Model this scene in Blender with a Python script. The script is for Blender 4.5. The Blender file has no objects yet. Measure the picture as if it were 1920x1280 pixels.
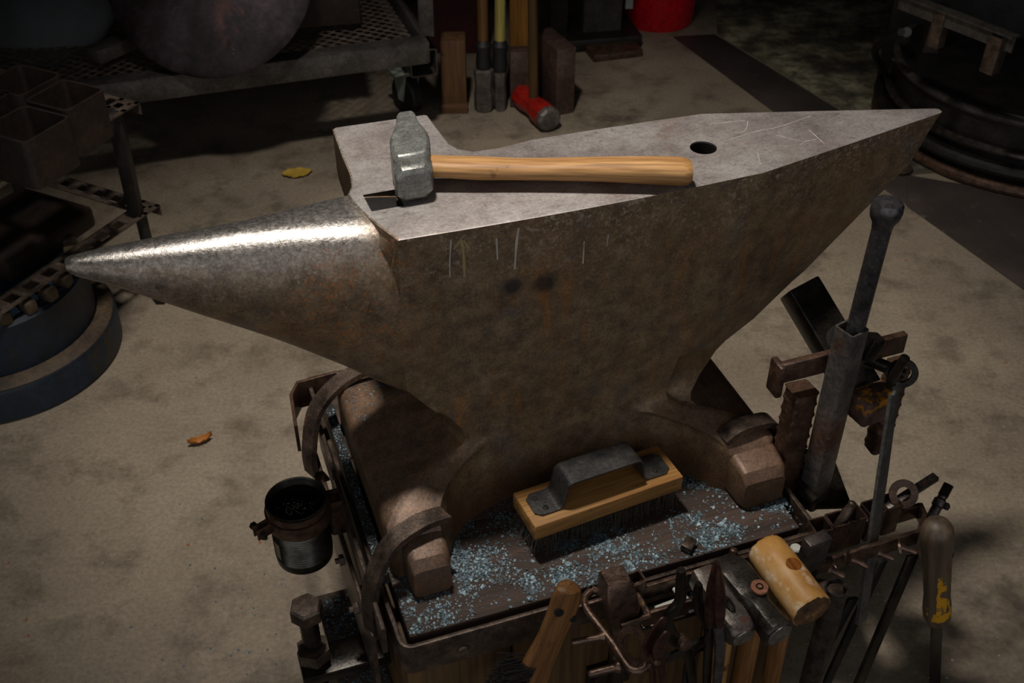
import bpy, bmesh, math, random
from mathutils import Vector, Matrix, Euler, noise
from mathutils.bvhtree import BVHTree
from math import sin, cos, radians, pi, tan
random.seed(7)
C = bpy.context.scene.collection
scn = bpy.context.scene
# ---------------------------------------------------------------- camera
FPX = 2090.0; PITCH = radians(38.1); CAMZ = 1.47
cam = bpy.data.cameras.new('camera'); co = bpy.data.objects.new('camera', cam); C.objects.link(co)
co.location = (0, 0, CAMZ); co.rotation_euler = (pi/2-PITCH, 0, 0)
cam.sensor_width = 36; cam.lens = FPX/1920*36; cam.clip_start = .05
cam.dof.use_dof = True; cam.dof.focus_distance = 1.22; cam.dof.aperture_fstop = 14.0
scn.camera = co
# ---------------------------------------------------------------- light
w = bpy.data.worlds.new('world'); scn.world = w; w.use_nodes = True
w.node_tree.nodes['Background'].inputs[0].default_value = (.95, .97, 1.0, 1)
w.node_tree.nodes['Background'].inputs[1].default_value = .40
def spot(name, loc, tgt, energy, size, blend, rad, col=(1, .95, .88)):
    l = bpy.data.lights.new(name, 'SPOT'); o = bpy.data.objects.new(name, l); C.objects.link(o)
    o.location = loc; o.rotation_euler = (Vector(tgt)-Vector(loc)).to_track_quat('-Z', 'Y').to_euler()
    l.energy = energy; l.spot_size = radians(size); l.spot_blend = blend; l.shadow_soft_size = rad; l.color = col
    return o
spot('shop_lamp', (-.24, 1.22, 2.55), (.10, 1.86, 0), 180, 65, 1.0, .085)
scn.view_settings.view_transform = 'Standard'; scn.view_settings.look = 'None'
scn.view_settings.exposure = 0.22; scn.view_settings.gamma = 1.0; scn.view_settings.use_curve_mapping = False

# ---------------------------------------------------------------- measuring helpers: a pixel of the photo on a real plane
CAM = Vector((0, 0, CAMZ)); TH = radians(19.25); ZF = .82; ZT = .376
def ray(u, v):
    a = u-960; b = 640-v
    return Vector((a, FPX*cos(PITCH)+b*sin(PITCH), -FPX*sin(PITCH)+b*cos(PITCH)))
def Wp(u, v, z=0.0):
    d = ray(u, v); return CAM+d*((z-CAMZ)/d.z)
ORG = Wp(745, 447, ZF); ORG.z = 0
A = Matrix.Translation(ORG) @ Matrix.Rotation(TH, 4, 'Z'); AI = A.inverted()
AX = Vector((cos(TH), sin(TH), 0)); AY = Vector((-sin(TH), cos(TH), 0))
def Zp(u, v, z): return AI @ Wp(u, v, z)
def Yp(u, v, y):
    d = ray(u, v); t = ((ORG-CAM).dot(AY)+y)/d.dot(AY); return AI @ (CAM+d*t)
def Xp(u, v, x):
    d = ray(u, v); t = ((ORG-CAM).dot(AX)+x)/d.dot(AX); return AI @ (CAM+d*t)
def Wy(u, v, y):
    d = ray(u, v); return CAM+d*(y/d.y)
I4 = Matrix.Identity(4)
# ---------------------------------------------------------------- mesh helpers
def B(): return bmesh.new()
def V(*a): return Vector(a)
def bev(bm, geom_edges, r, seg=2):
    if r > 0: bmesh.ops.bevel(bm, geom=geom_edges, offset=r, segments=seg, affect='EDGES', profile=.5, clamp_overlap=True)
def box(bm, c, s, M=None, r=0.0, seg=2, taper=None):
    """box centred c, full size s, rotated by 3x3 M; taper=(tx,ty) scales the +z end"""
    t = bmesh.new(); bmesh.ops.create_cube(t, size=1)
    for v in t.verts:
        top = v.co.z > 0
        v.co = Vector((v.co.x*s[0], v.co.y*s[1], v.co.z*s[2]))
        if taper and top: v.co.x *= taper[0]; v.co.y *= taper[1]
    bev(t, t.edges[:], r, seg)
    for v in t.verts:
        v.co = (M @ v.co if M is not None else v.co)+Vector(c)
    merge(bm, t)
def merge(bm, t):
    me = bpy.data.meshes.new('tmp'); t.to_mesh(me); t.free(); bm.from_mesh(me); bpy.data.meshes.remove(me)
def frame(d, up=(0, 0, 1)):
    """3x3 with x along d, z close to up"""
    x = Vector(d).normalized(); up = Vector(up)
    y = up.cross(x)
    if y.length < 1e-4: y = Vector((0, 1, 0)).cross(x)
    y.normalize(); z = x.cross(y)
    return Matrix((x, y, z)).transposed()
def bar(bm, p0, p1, wd, th, up=(0, 0, 1), r=.0, seg=2):
    p0 = Vector(p0); p1 = Vector(p1); M = frame(p1-p0, up)
    box(bm, (p0+p1)/2, ((p1-p0).length, wd, th), M, r, seg)
def loft(bm, rings, caps=True, closed=False):
    vs = [[bm.verts.new(p) for p in rg] for rg in rings]; n = len(vs[0])
    m = len(vs); fs = []
    for i in range(m if closed else m-1):
        a = vs[i]; b = vs[(i+1) % m]
        for j in range(n):
            k = (j+1) % n
            try: fs.append(bm.faces.new((a[j], a[k], b[k], b[j])))
            except ValueError: pass
    if caps and not closed:
        fs.append(bm.faces.new(list(reversed(vs[0])))); fs.append(bm.faces.new(vs[-1]))
    return vs, fs
def sweep(bm, pts, sec, up=(0, 0, 1), closed=False, scl=None):
    """sweep a 2-D section (list of (a,b)) along pts; a goes sideways, b goes 'up'"""
    pts = [Vector(p) for p in pts]; rings = []; n = len(pts); upv = Vector(up)
    for i, p in enumerate(pts):
        if closed: d = pts[(i+1) % n]-pts[i-1]
        else: d = pts[min(i+1, n-1)]-pts[max(i-1, 0)]
        M = frame(d, upv); s = scl[i] if scl else 1
        rings.append([p+M @ Vector((0, a*s, b*s)) for a, b in sec])
    loft(bm, rings, not closed, closed)
def circ(r, n=12, ry=None): return [(r*cos(2*pi*k/n), (ry or r)*sin(2*pi*k/n)) for k in range(n)]
def rect(w_, h_, r=0):
    if r == 0: return [(-w_/2, -h_/2), (w_/2, -h_/2), (w_/2, h_/2), (-w_/2, h_/2)]
    o = []
    for cx, cy, a0 in ((1, -1, -90), (1, 1, 0), (-1, 1, 90), (-1, -1, 180)):
        for k in range(4):
            a = radians(a0+k*30); o.append((cx*(w_/2-r)+r*cos(a), cy*(h_/2-r)+r*sin(a)))
    return o
def tube(bm, pts, r, n=12, scl=None, up=(0, 0, 1), closed=False): sweep(bm, pts, circ(r, n), up, closed, scl)
def smoothpath(pts, sub=6):
    pts = [Vector(p) for p in pts]; out = []
    for i in range(len(pts)-1):
        p0 = pts[max(i-1, 0)]; p1 = pts[i]; p2 = pts[i+1]; p3 = pts[min(i+2, len(pts)-1)]
        for k in range(sub):
            t = k/sub
            out.append(.5*((2*p1)+(p2-p0)*t+(2*p0-5*p1+4*p2-p3)*t*t+(-p0+3*p1-3*p2+p3)*t*t*t))
    out.append(pts[-1]); return out
def lathe(bm, prof, o=(0, 0, 0), M=None, n=32, cap=True):
    """prof list of (r,h) along local z"""
    M = M or Matrix.Identity(3); o = Vector(o)
    rings = [[o+M @ Vector((max(r, 1e-5)*cos(2*pi*k/n), max(r, 1e-5)*sin(2*pi*k/n), h)) for k in range(n)] for r, h in prof]
    loft(bm, rings, cap)
def zto(d):
    """3x3 with z along d"""
    return Vector(d).to_track_quat('Z', 'Y').to_matrix()
def ringflat(bm, c, nrm, ro, ri, th, n=32):
    lathe_closed(bm, [(ro, -th/2), (ro, th/2), (ri, th/2), (ri, -th/2)], c, zto(nrm), n)
def lathe_closed(bm, prof, o, M, n=32):
    o = Vector(o); rings = []
    for k in range(n):
        a = 2*pi*k/n
        rings.append([o+M @ Vector((r*cos(a), r*sin(a), h)) for r, h in prof])
    loft(bm, rings, False, True)
def rtube(bm, c, M, wx, wy, h, th, r=.004):
    """open square tube standing along local z of M, top at +h/2"""
    o = rect(wx, wy, r); i = rect(wx-2*th, wy-2*th, max(r-th, .0008))
    c = Vector(c)
    def rg(sec, z): return [c+M @ Vector((a, b, z)) for a, b in sec]
    loft(bm, [rg(o, -h/2), rg(o, h/2), rg(i, h/2), rg(i, -h/2)], False, True)
def prism(bm, pts2, z0, z1, r=0):
    t = bmesh.new(); vs = [t.verts.new((x, y, z0)) for x, y in pts2]; f = t.faces.new(vs)
    g = bmesh.ops.extrude_face_region(t, geom=[f])
    for e in g['geom']:
        if isinstance(e, bmesh.types.BMVert): e.co.z = z1
    if r: bev(t, t.edges[:], r, 2)
    merge(bm, t)
def xf(bm, M):
    bmesh.ops.transform(bm, matrix=M, verts=bm.verts)
# ---------------------------------------------------------------- objects
def lock(o, parent, Mw):
    o.parent = parent
    if parent:
        o.matrix_local = MW[parent.name].inverted() @ Mw
    else: o.matrix_world = Mw
    MW[o.name] = Mw.copy()
MW = {}
def obj(name, bm, mat, parent=None, space=None, fr=None, ang=35, stuff=False, label=None):
    """bm verts are given in 'space' (default anvil frame A); the object's own frame is fr"""
    space = A if space is None else space
    if fr is None: fr = MW[parent.name] if parent else space
    xf(bm, fr.inverted() @ space)
    bmesh.ops.recalc_face_normals(bm, faces=bm.faces)
    me = bpy.data.meshes.new(name); bm.to_mesh(me); bm.free()
    for p_ in me.polygons: p_.use_smooth = True
    mats = mat if isinstance(mat, (list, tuple)) else [mat]
    for m in mats: me.materials.append(m)
    if ang is not None:
        me.set_sharp_from_angle(angle=radians(ang))
    o = bpy.data.objects.new(name, me); C.objects.link(o); lock(o, parent, fr)
    if stuff: o['kind'] = 'stuff'
    if label: o['label'] = label
    return o
def thing(name, label, cat, loc, space=None, group=None, rot=None):
    """Empty at loc (given in space)"""
    space = A if space is None else space
    o = bpy.data.objects.new(name, None); C.objects.link(o); o.empty_display_size = .02
    M = Matrix.Translation(space @ Vector(loc)) @ space.to_3x3().to_4x4()
    if rot is not None: M = M @ rot
    lock(o, None, M)
    o['label'] = label; o['category'] = cat
    if group: o['group'] = group
    return o
def tag(o, label, cat, group=None):
    o['label'] = label; o['category'] = cat
    if group: o['group'] = group
    return o
def alongx(p0, p1, up=(0, 0, 1), space=None):
    """object frame with x along p0->p1 and origin at p0"""
    space = A if space is None else space
    return space @ (Matrix.Translation(Vector(p0)) @ frame(Vector(p1)-Vector(p0), up).to_4x4())

# ---------------------------------------------------------------- materials
def rgb(h):
    h = h.lstrip('#'); c = [int(h[i:i+2], 16)/255 for i in (0, 2, 4)]
    return tuple((x/12.92 if x <= .04045 else ((x+.055)/1.055)**2.4) for x in c)+(1,)
class NT:
    def __init__(s, name):
        s.m = bpy.data.materials.new(name); s.m.use_nodes = True; s.t = s.m.node_tree
        s.b = s.t.nodes['Principled BSDF']; s.tc = s.t.nodes.new('ShaderNodeTexCoord'); s.c = s.tc.outputs['Object']
    def n(s, ty): return s.t.nodes.new(ty)
    def l(s, a, b): s.t.links.new(a, b)
    def map(s, scale=(1, 1, 1), vec=None, loc=(0, 0, 0)):
        m = s.n('ShaderNodeMapping'); m.inputs['Scale'].default_value = scale; m.inputs['Location'].default_value = loc
        s.l(vec or s.c, m.inputs[0]); return m.outputs[0]
    def noise(s, sc, det=5, rough=.6, vec=None, dist=0):
        m = s.n('ShaderNodeTexNoise'); m.inputs['Scale'].default_value = sc; m.inputs['Detail'].default_value = det
        m.inputs['Roughness'].default_value = rough; m.inputs['Distortion'].default_value = dist
        s.l(vec or s.c, m.inputs['Vector']); return m.outputs['Fac']
    def voro(s, sc, vec=None, feat='F1'):
        m = s.n('ShaderNodeTexVoronoi'); m.inputs['Scale'].default_value = sc; m.feature = feat
        s.l(vec or s.c, m.inputs['Vector']); return m.outputs['Distance']
    def ramp(s, f, stops, interp='LINEAR'):
        r = s.n('ShaderNodeValToRGB'); r.color_ramp.interpolation = interp; e = r.color_ramp.elements
        while len(e) < len(stops): e.new(.5)
        for x, (p_, c) in zip(e, stops):
            x.position = p_; x.color = c if isinstance(c, tuple) else (c, c, c, 1)
        s.l(f, r.inputs[0]); return r.outputs[0]
    def mix(s, f, a, b, ty='MIX'):
        m = s.n('ShaderNodeMix'); m.data_type = 'RGBA'; m.blend_type = ty
        for k, x in ((0, f), (6, a), (7, b)):
            if isinstance(x, (int, float)): m.inputs[k].default_value = x
            elif isinstance(x, tuple): m.inputs[k].default_value = x
            else: s.l(x, m.inputs[k])
        return m.outputs[2]
    def math(s, op, a, b=0.0, c=None):
        m = s.n('ShaderNodeMath'); m.operation = op
        for k, x in enumerate((a, b) if c is None else (a, b, c)):
            if isinstance(x, (int, float)): m.inputs[k].default_value = x
            else: s.l(x, m.inputs[k])
        return m.outputs[0]
    def set(s, k, v):
        if isinstance(v, (int, float, tuple)): s.b.inputs[k].default_value = v
        else: s.l(v, s.b.inputs[k])
    def bump(s, h, st=.3, d=.001):
        m = s.n('ShaderNodeBump'); m.inputs['Strength'].default_value = st; m.inputs['Distance'].default_value = d
        s.l(h, m.inputs['Height']); s.l(m.outputs[0], s.b.inputs['Normal'])
def metal(name, dark, light, rust=None, ramt=.6, sc=40, metallic=.6, rough=(.35, .6), bump=.25, speck=None, spt=.72, bd=.0006):
    k = NT(name); f = k.noise(sc, 6, .62); col = k.ramp(f, [(.35, rgb(dark)), (.68, rgb(light))])
    if rust:
        g = k.ramp(k.noise(sc*.45, 5, .7, dist=.4), [(ramt, 0.0), (min(ramt+.12, 1), 1.0)]); col = k.mix(g, col, rgb(rust))
        k.set('Metallic', k.math('MULTIPLY_ADD', g, -metallic*.8, metallic))
    else: k.set('Metallic', metallic)
    if speck:
        g2 = k.ramp(k.noise(sc*5, 3, .6), [(spt, 0.0), (spt+.05, 1.0)]); col = k.mix(g2, col, rgb(speck))
    fine = k.noise(sc*7, 6, .75); col = k.mix(1.0, col, k.ramp(fine, [(.32, .55), (.5, 1.0), (.68, 1.45)]), 'MULTIPLY')
    k.set('Base Color', col)
    k.set('Roughness', k.math('MULTIPLY_ADD', fine, rough[1]-rough[0], rough[0]-.04))
    k.bump(k.math('ADD', k.noise(sc*2.2, 5, .7), k.math('MULTIPLY', fine, .5)), min(1, bump*1.8), bd*1.5)
    return k.m
def wood(name, dark, light, sc=1.0, rough=.55, speck=None, spec=.3, amt=.66):
    """grain runs along the object's local x"""
    k = NT(name); v = k.map((3*sc, 60*sc, 60*sc)); f = k.noise(1, 6, .65, v, .6)
    f2 = k.noise(1, 3, .5, k.map((14*sc, 300*sc, 300*sc)))
    col = k.ramp(f, [(.3, rgb(dark)), (.7, rgb(light))])
    col = k.mix(k.ramp(f2, [(.35, .55), (.6, 1.0)]), tuple(x*.45 for x in rgb(dark)[:3])+(1,), col)
    if speck:
        g = k.ramp(k.noise(18*sc, 5, .7), [(amt, 0.0), (amt+.1, 1.0)]); col = k.mix(g, col, rgb(speck))
    k.set('Base Color', col); k.set('Roughness', rough); k.set('Specular IOR Level', spec); k.bump(f2, .25, .0005)
    return k.m
M_FLAT = metal('flat_grey_steel', '#565451', '#817e79', '#5e4a40', .70, 18, .65, (.26, .42), bump=.15)
M_RODM = metal('rod_steel', '#3f3d3e', '#6a6768', '#54413a', .68, 24, .65, (.2, .4), bump=.15)
M_STEEL = metal('steel_bright', '#5d5854', '#9b938c', '#6a4a35', .66, 40, .75, (.28, .5))
M_DARK = metal('steel_dark', '#2c2825', '#57504a', '#4a2f22', .62, 50, .65, (.22, .42), speck='#8a847e', spt=.74)
M_BLACK = metal('steel_black', '#1b1916', '#3b352e', '#4a3a28', .7, 40, .6, (.18, .38), speck='#8f8b84', spt=.78)
M_BROWN = metal('steel_brown', '#3a302a', '#6b5a4e', '#6e4a34', .62, 50, .55, (.28, .5), speck='#a79a90', spt=.76)
M_RUST = metal('steel_rusty', '#3c2b22', '#6a4f3f', '#7d4e2e', .64, 60, .45, (.3, .55), speck='#8f8279', spt=.78)
M_BRONZE = metal('steel_oiled', '#443730', '#84695a', '#8a5f2c', .66, 60, .75, (.14, .34), bump=.4, speck='#b8aca0', spt=.72)
M_GREYBAR = metal('steel_grey', '#454443', '#72706d', '#5a3a30', .66, 35, .7, (.2, .4), speck='#a5a29d', spt=.74)
M_SOCKET = metal('socket_bare_steel', '#57534f', '#7f7974', '#4e3529', .50, 26, .6, (.25, .45), speck='#2e1f18', spt=.70)
M_HAMMER = metal('hammer_steel', '#6d6b66', '#9a9a95', '#6a4a3a', .68, 45, .55, (.26, .42), speck='#c9c5bf', spt=.76)
M_HBRIGHT = metal('hammer_face_steel', '#6d6864', '#a7a19b', None, .7, 70, .8, (.25, .42), bump=.4)
M_WOODH = wood('ash_handle_wood', '#8a5c31', '#d2a36b', 1.0, .5, '#5a3a20')
M_WOODY = wood('pale_brush_wood', '#855a2c', '#b98a4e', 1.0, .6, '#4b3421', amt=.6)
M_WOODB = wood('brown_handle_wood', '#5c3a20', '#93673c', 1.0, .5, '#3a2413')
M_WOODS = wood('stump_timber', '#3a2a19', '#6b5030', .5, .6, '#2a1a0e')
M_WOODD = wood('tray_board_wood', '#372b25', '#57463d', .4, .75, '#1c1512')
M_WOODBG = wood('block_wood', '#4a3220', '#6b4b2e', .5, .7, '#2a1a10')
M_PAINTRED = metal('red_paint', '#7a130b', '#a01d12', '#3a1a14', .66, 30, 0, (.35, .5))
M_BUCKET = metal('red_plastic', '#b3091a', '#c60d1e', None, .7, 10, 0, (.35, .45), bump=.02)
M_RAWHIDE = None
def M_simple(name, c, rough=.6, metallic=0.0, spec=.5):
    k = NT(name); f = k.noise(25, 4, .6); k.set('Base Color', k.mix(k.ramp(f, [(.35, 0.0), (.7, 1.0)]), tuple(x*.7 for x in rgb(c)[:3])+(1,), rgb(c)))
    k.set('Roughness', rough); k.set('Metallic', metallic); k.set('Specular IOR Level', spec); return k.m
M_CHALK = M_simple('chalk', '#b9b2a6', .9)
M_CHALK2 = M_simple('faint_chalk', '#a39e99', .9)
M_YCHALK = M_simple('yellow_chalk', '#a08a5c', .9); M_LABEL = M_simple('torn_paper', '#7d7256', .8)
M_WHITE = M_simple('soapstone', '#d8d8cc', .6)
M_BRISTLE = M_simple('wire_bristle', '#8a7f72', .4, .6)
M_BLKBRIS = M_simple('black_wire_bristle', '#55504c', .35, .6)
M_SCALE = metal('mill_scale', '#4b5c64', '#8398a1', None, .7, 300, .35, (.25, .5), bump=.2)
M_OIL = M_simple('used_oil', '#0b0705', .05, 0, .8)
M_RUBBER = M_simple('black_rubber', '#121212', .6)
M_CASTW = M_simple('caster_zinc', '#8a9186', .5, .3)
M_BLUE = metal('blue_drum_paint', '#0b141d', '#132434', '#2a2119', .58, 14, .0, (.45, .6))
M_LEDGE = metal('dusty_ledge', '#3a2d21', '#574733', '#3a2818', .62, 16, .1, (.6, .8))
M_BGBROWN = metal('perforated_strip_steel', '#3c3029', '#62554a', '#5a3a28', .6, 30, .3, (.5, .7))
M_BGDARK = metal('background_dark_steel', '#151311', '#2b2724', '#3b2419', .6, 20, .3, (.45, .65))
M_DISC = metal('dished_steel', '#221a19', '#43363a', '#5a3325', .58, 9, .55, (.35, .5), speck='#a09890', spt=.74)
M_DISC2 = metal('dark_dished_steel', '#131416', '#24262a', None, .6, 9, .4, (.4, .55))
# ================================================================ SETTING: floor
def floor_mat():
    k = NT('concrete'); a = k.noise(1.7, 7, .62); b = k.noise(9, 6, .65); c = k.noise(60, 5, .7)
    col = k.ramp(a, [(.28, rgb('#665a4d')), (.5, rgb('#837665')), (.72, rgb('#9a8c78'))])
    col = k.mix(k.ramp(b, [(.34, .5), (.50, 0.0)]), col, rgb('#473d32'))
    col = k.mix(k.ramp(k.noise(4.2, 6, .7, k.map((1, 1, 1), loc=(3, 8, 1))), [(.60, 0.0), (.75, .6)]), col, rgb('#40362d'))
    col = k.mix(k.ramp(c, [(.66, 0.0), (.76, .7)]), col, rgb('#9a8e78'))
    col = k.mix(k.ramp(k.noise(26, 4, .7), [(.68, 0.0), (.73, .8)]), col, rgb('#2c2622'))
    fn = k.noise(130, 5, .75); col = k.mix(1.0, col, k.ramp(fn, [(.35, .78), (.65, 1.2)]), 'MULTIPLY')
    st_ = k.ramp(k.noise(2.6, 5, .75, k.map((1, 1, 1), loc=(7, 3, 2))), [(.30, .85), (.42, 0.0)]); col = k.mix(st_, col, rgb('#4a4037'))
    k.set('Base Color', col); k.set('Roughness', k.ramp(b, [(.3, .5), (.7, .8)])); k.set('Specular IOR Level', .35)
    k.bump(c, .35, .002); return k.m
def floor_far():
    k = NT('mossy_concrete'); a = k.noise(5, 7, .7); b = k.noise(14, 6, .7)
    col = k.ramp(a, [(.40, rgb('#38322a')), (.50, rgb('#6a634e')), (.64, rgb('#a79f82'))])
    col = k.mix(k.ramp(b, [(.4, .7), (.55, 0.0)]), col, rgb('#2a251e'))
    k.set('Base Color', col); k.set('Roughness', .8); k.bump(b, .3, .003); return k.m
def plate_mat():
    k = NT('floor_plate_steel'); a = k.noise(3, 6, .65); b = k.noise(30, 5, .7)
    col = k.ramp(a, [(.3, rgb('#332b28')), (.7, rgb('#564b47'))])
    col = k.mix(k.ramp(b, [(.6, 0.0), (.75, .7)]), col, rgb('#7d7068'))
    k.set('Base Color', col); k.set('Roughness', .6); k.set('Metallic', .25); k.bump(b, .3, .001); return k.m
bm = B(); g = 24
for i in range(g+1):
    for j in range(g+1): bm.verts.new((-5+10*i/g, -1.5+10*j/g, 0))
bm.verts.ensure_lookup_table()
for i in range(g):
    for j in range(g):
        a = i*(g+1)+j; bm.faces.new([bm.verts[q] for q in (a, a+g+1, a+g+2, a+1)])
fl = obj('floor', bm, floor_mat(), None, I4); fl['kind'] = 'structure'
MPL = plate_mat()
def slab(name, pix, z, mat, parent=None, r=.001):
    bm = B(); prism(bm, [(p_.x, p_.y) for p_ in pix], 0, z, r)
    return obj(name, bm, mat, parent, I4)
w0 = Wp(1290, 60); w1 = Wp(1450, 210); w2 = Wp(1700, 385); w3 = Wp(1925, 548)
# dark plate strip running away from the anvil, mottled slab beyond it, steel plates to the right
s1 = slab('floor_plate', [Wp(1262, 70), Wp(1340, 66), Wp(1585, 215), Wp(1700, 330), Wp(1700, 385), w1], .004, MPL, fl)
s2 = slab('floor_plate', [Wp(1700, 387), Wp(1700, 330), Wp(2300, 430), Wp(2400, 900), w3], .004, MPL, fl)
s3 = slab('concrete_slab', [Wp(1345, 64), Wp(1320, -420), Wp(2100, -420), Wp(2100, 300), Wp(1705, 328), Wp(1590, 214)], .003, floor_far(), fl)
# wall far behind, out of the lamp's reach
bm = B(); box(bm, (0, 7.2, 1.6), (10, .12, 3.2)); wl = obj('wall_back', bm, M_simple('dark_wall', '#2b2724', .9), None, I4); wl['kind'] = 'structure'

for nm, c_, s_ in (('unseen_ceiling', (0, 3, 3.3), (8, 8.6, .12)), ('unseen_wall_left', (-3.4, 3, 1.6), (.12, 8.6, 3.2)), ('unseen_wall_right', (3.8, 3, 1.6), (.12, 8.6, 3.2))):  # unseen ceiling and side walls, added to block ambient light from the background
    bm = B(); box(bm, c_, s_); wl = obj(nm, bm, bpy.data.materials['dark_wall'], None, I4); wl['kind'] = 'structure'
# ================================================================ ANVIL
YC = .077
def lerp(a, b, t): return a+(b-a)*t
def interp(tab, x):
    if x <= tab[0][0]: return tab[0][1]
    for (a, fa), (b, fb) in zip(tab, tab[1:]):
        if x <= b: return lerp(fa, fb, (x-a)/(b-a))
    return tab[-1][1]
def ease(t): t = max(0, min(1, t)); return t*t*(3-2*t)
XL = [(.376, -.055), (.436, -.056), (.448, -.050), (.462, -.018), (.476, .028), (.49, .055), (.505, .058), (.52, .050), (.54, .036), (.57, .008), (.60, -.022), (.63, -.026), (.70, -.022), (.82, -.030)]
XLN = [(.376, -.055), (.436, -.056), (.448, -.046), (.462, -.008), (.476, .036), (.49, .062), (.505, .066), (.52, .060), (.54, .046), (.57, .022), (.60, .0), (.65, -.004), (.82, 0)]
XR = [(.376, .478), (.436, .478), (.446, .474), (.458, .440), (.47, .400), (.48, .388), (.50, .412), (.524, .450), (.554, .500), (.6135, .573), (.712, .668), (.753, .708), (.797, .725), (.82, .737)]
XS = [(.376, .478), (.436, .478), (.446, .470), (.458, .42), (.47, .375), (.48, .355), (.524, .36), (.6, .385), (.82, .442)]
WT = [(.376, .15), (.46, .10), (.48, .06), (.524, .02), (.6, .010), (.82, .0065)]
YN = [(.376, .004), (.42, .004), (.50, .008), (.60, .006), (.74, -.002), (.82, -.003)]
def foot_out():
    """half outline of the base, near side, from the left corner to the right corner"""
    pts = [(-.055, -.070), (-.046, -.080), (.010, -.080), (.024, -.066), (.036, -.045), (.055, -.024), (.082, -.008), (.13, .004), (.20, .006), (.27, .004), (.33, -.006), (.362, -.022), (.380, -.045), (.395, -.068), (.408, -.080), (.468, -.080), (.478, -.070)]
    return pts
FO = foot_out(); NF = len(FO)
def slice_(z, inset=0.0):
    fb = 1-ease((z-.440)/.055)      # 1 = foot outline
    fb = fb**1.3
    xl = interp(XL, z); xln = interp(XLN, z); xr = interp(XR, z); xs = interp(XS, z); wt = interp(WT, z); yn = interp(YN, z)
    s = ease((z-.60)/.16)           # side table
    near = []
    for i, (fx, fy) in enumerate(FO):
        t = (fx+.055)/.533; bx = lerp(xln, xs, t); fbi = lerp(fb, (1-ease((z-.386)/.095)), max(0, min(1, (min(i, NF-1-i)-2)/4)))
        by = yn-.006*sin(pi*t)*ease((z-.5)/.1)
        r = .0
        if z < .55 and i in (0, NF-1): by += .008
        px = lerp(bx, fx, fb)
        near.append((px, lerp(by, min(fy, by), fbi)))
    # corner of the body is eased, tip
    wtn = wt
    tip = [(lerp(xs, xr, .5), lerp(near[-1][1], YC-.012-wtn, .5)), (xr-.004, YC-.012-wtn), (xr, YC-.012-wtn*.5), (xr, YC-.012+wtn*.5), (xr-.004, YC-.012+wtn), None]
    if fb > 0.02:
        tx = lerp(xr, .478, fb)
        tip = [(lerp(xr, .478, fb), lerp(near[-1][1], YC, k)) for k in (.25, .5, .8, 1.2, 1.5, 1.75)]
        if fb < .98:
            yy = YC-.012*(1-fb)
            tip = [(lerp(lerp(xs, xr, .5), tx, fb), lerp(near[-1][1], yy-wtn, .5)), (xr-.004*(1-fb), yy-wtn), (xr, yy-wtn*.5), (xr, yy+wtn*.5), (xr-.004*(1-fb), yy+wtn), None]
    far = [(x, 2*YC-y) for x, y in reversed(near)]
    if tip[-1] is None: tip[-1] = (lerp(xs, xr, .5), lerp(far[0][1], tip[-2][1], .5))
    # side table on the far side: blends the last points of the far run
    table = [(.170, .156), (.135, .158), (.120, .170), (.113, .186), (.1105, .23), (.109, .268), (.106, .271), (-.008, .274), (-.013, .270), (-.0165, .20), (-.0175, .150), (-.0215, .125), (-.030, .108)]
    fcut = far[:-8]                       # keep most of the far run
    base_tail = far[-8:]
    nt = len(table); tail = []
    # resample base_tail to nt points
    for i in range(nt):
        q = i/(nt-1)*(len(base_tail)-1); a = int(min(q, len(base_tail)-2)); f_ = q-a
        bx = lerp(base_tail[a][0], base_tail[a+1][0], f_); by = lerp(base_tail[a][1], base_tail[a+1][1], f_)
        tx, ty = table[i]
        ty2 = lerp(min(ty, .150+.02*(i < nt-2)), ty, 1)
        tail.append((lerp(bx, tx, s), lerp(by, lerp(by, ty2, 1), s)))
    # left end
    n0 = near[0]; t0 = tail[-1]; mid = []
    for k in range(1, 6):
        t = k/6; x = lerp(t0[0], n0[0], t); y = lerp(t0[1], n0[1], t)
        bow = sin(pi*t)
        x = lerp(x, lerp(xl, x, .25), bow if z > .5 else 1-(1-bow)**3)
        if z > .8: x = lerp(t0[0], n0[0], t**1.5)
        mid.append((x, y))
    out = near+tip+fcut+tail+mid
    if inset:
        cx = .3; n = len(out); res = []
        for i in range(n):
            a = Vector(out[i-1]); b = Vector(out[(i+1) % n]); d = (b-a)
            if d.length < 1e-6: res.append(out[i]); continue
            nn = Vector((-d.y, d.x)).normalized(); res.append((out[i][0]+nn.x*inset, out[i][1]+nn.y*inset))
        out = res
    return out
def resub(pts, n=3):
    o = []; m = len(pts)
    for i in range(m):
        a = pts[i]; b = pts[(i+1) % m]
        for k in range(n): o.append((lerp(a[0], b[0], k/n), lerp(a[1], b[1], k/n)))
    return o
zs = [.376, .38, .40, .42, .432, .438, .442, .446, .450, .455, .460, .466, .472, .478, .485, .492, .50, .51, .52, .53, .54, .555, .57, .585, .60, .615, .63, .645, .66, .675, .69, .705, .72, .735, .75, .765, .78, .79, .80, .81, .8175, .8192]
bm = B()
rings = [[V(x, y, z) for x, y in resub(slice_(z))] for z in zs]
rings.append([V(x, y, ZF) for x, y in resub(slice_(ZF, .0020))])
vs, fs = loft(bm, rings, False)
bm.faces.new(list(reversed(vs[0])))
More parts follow.
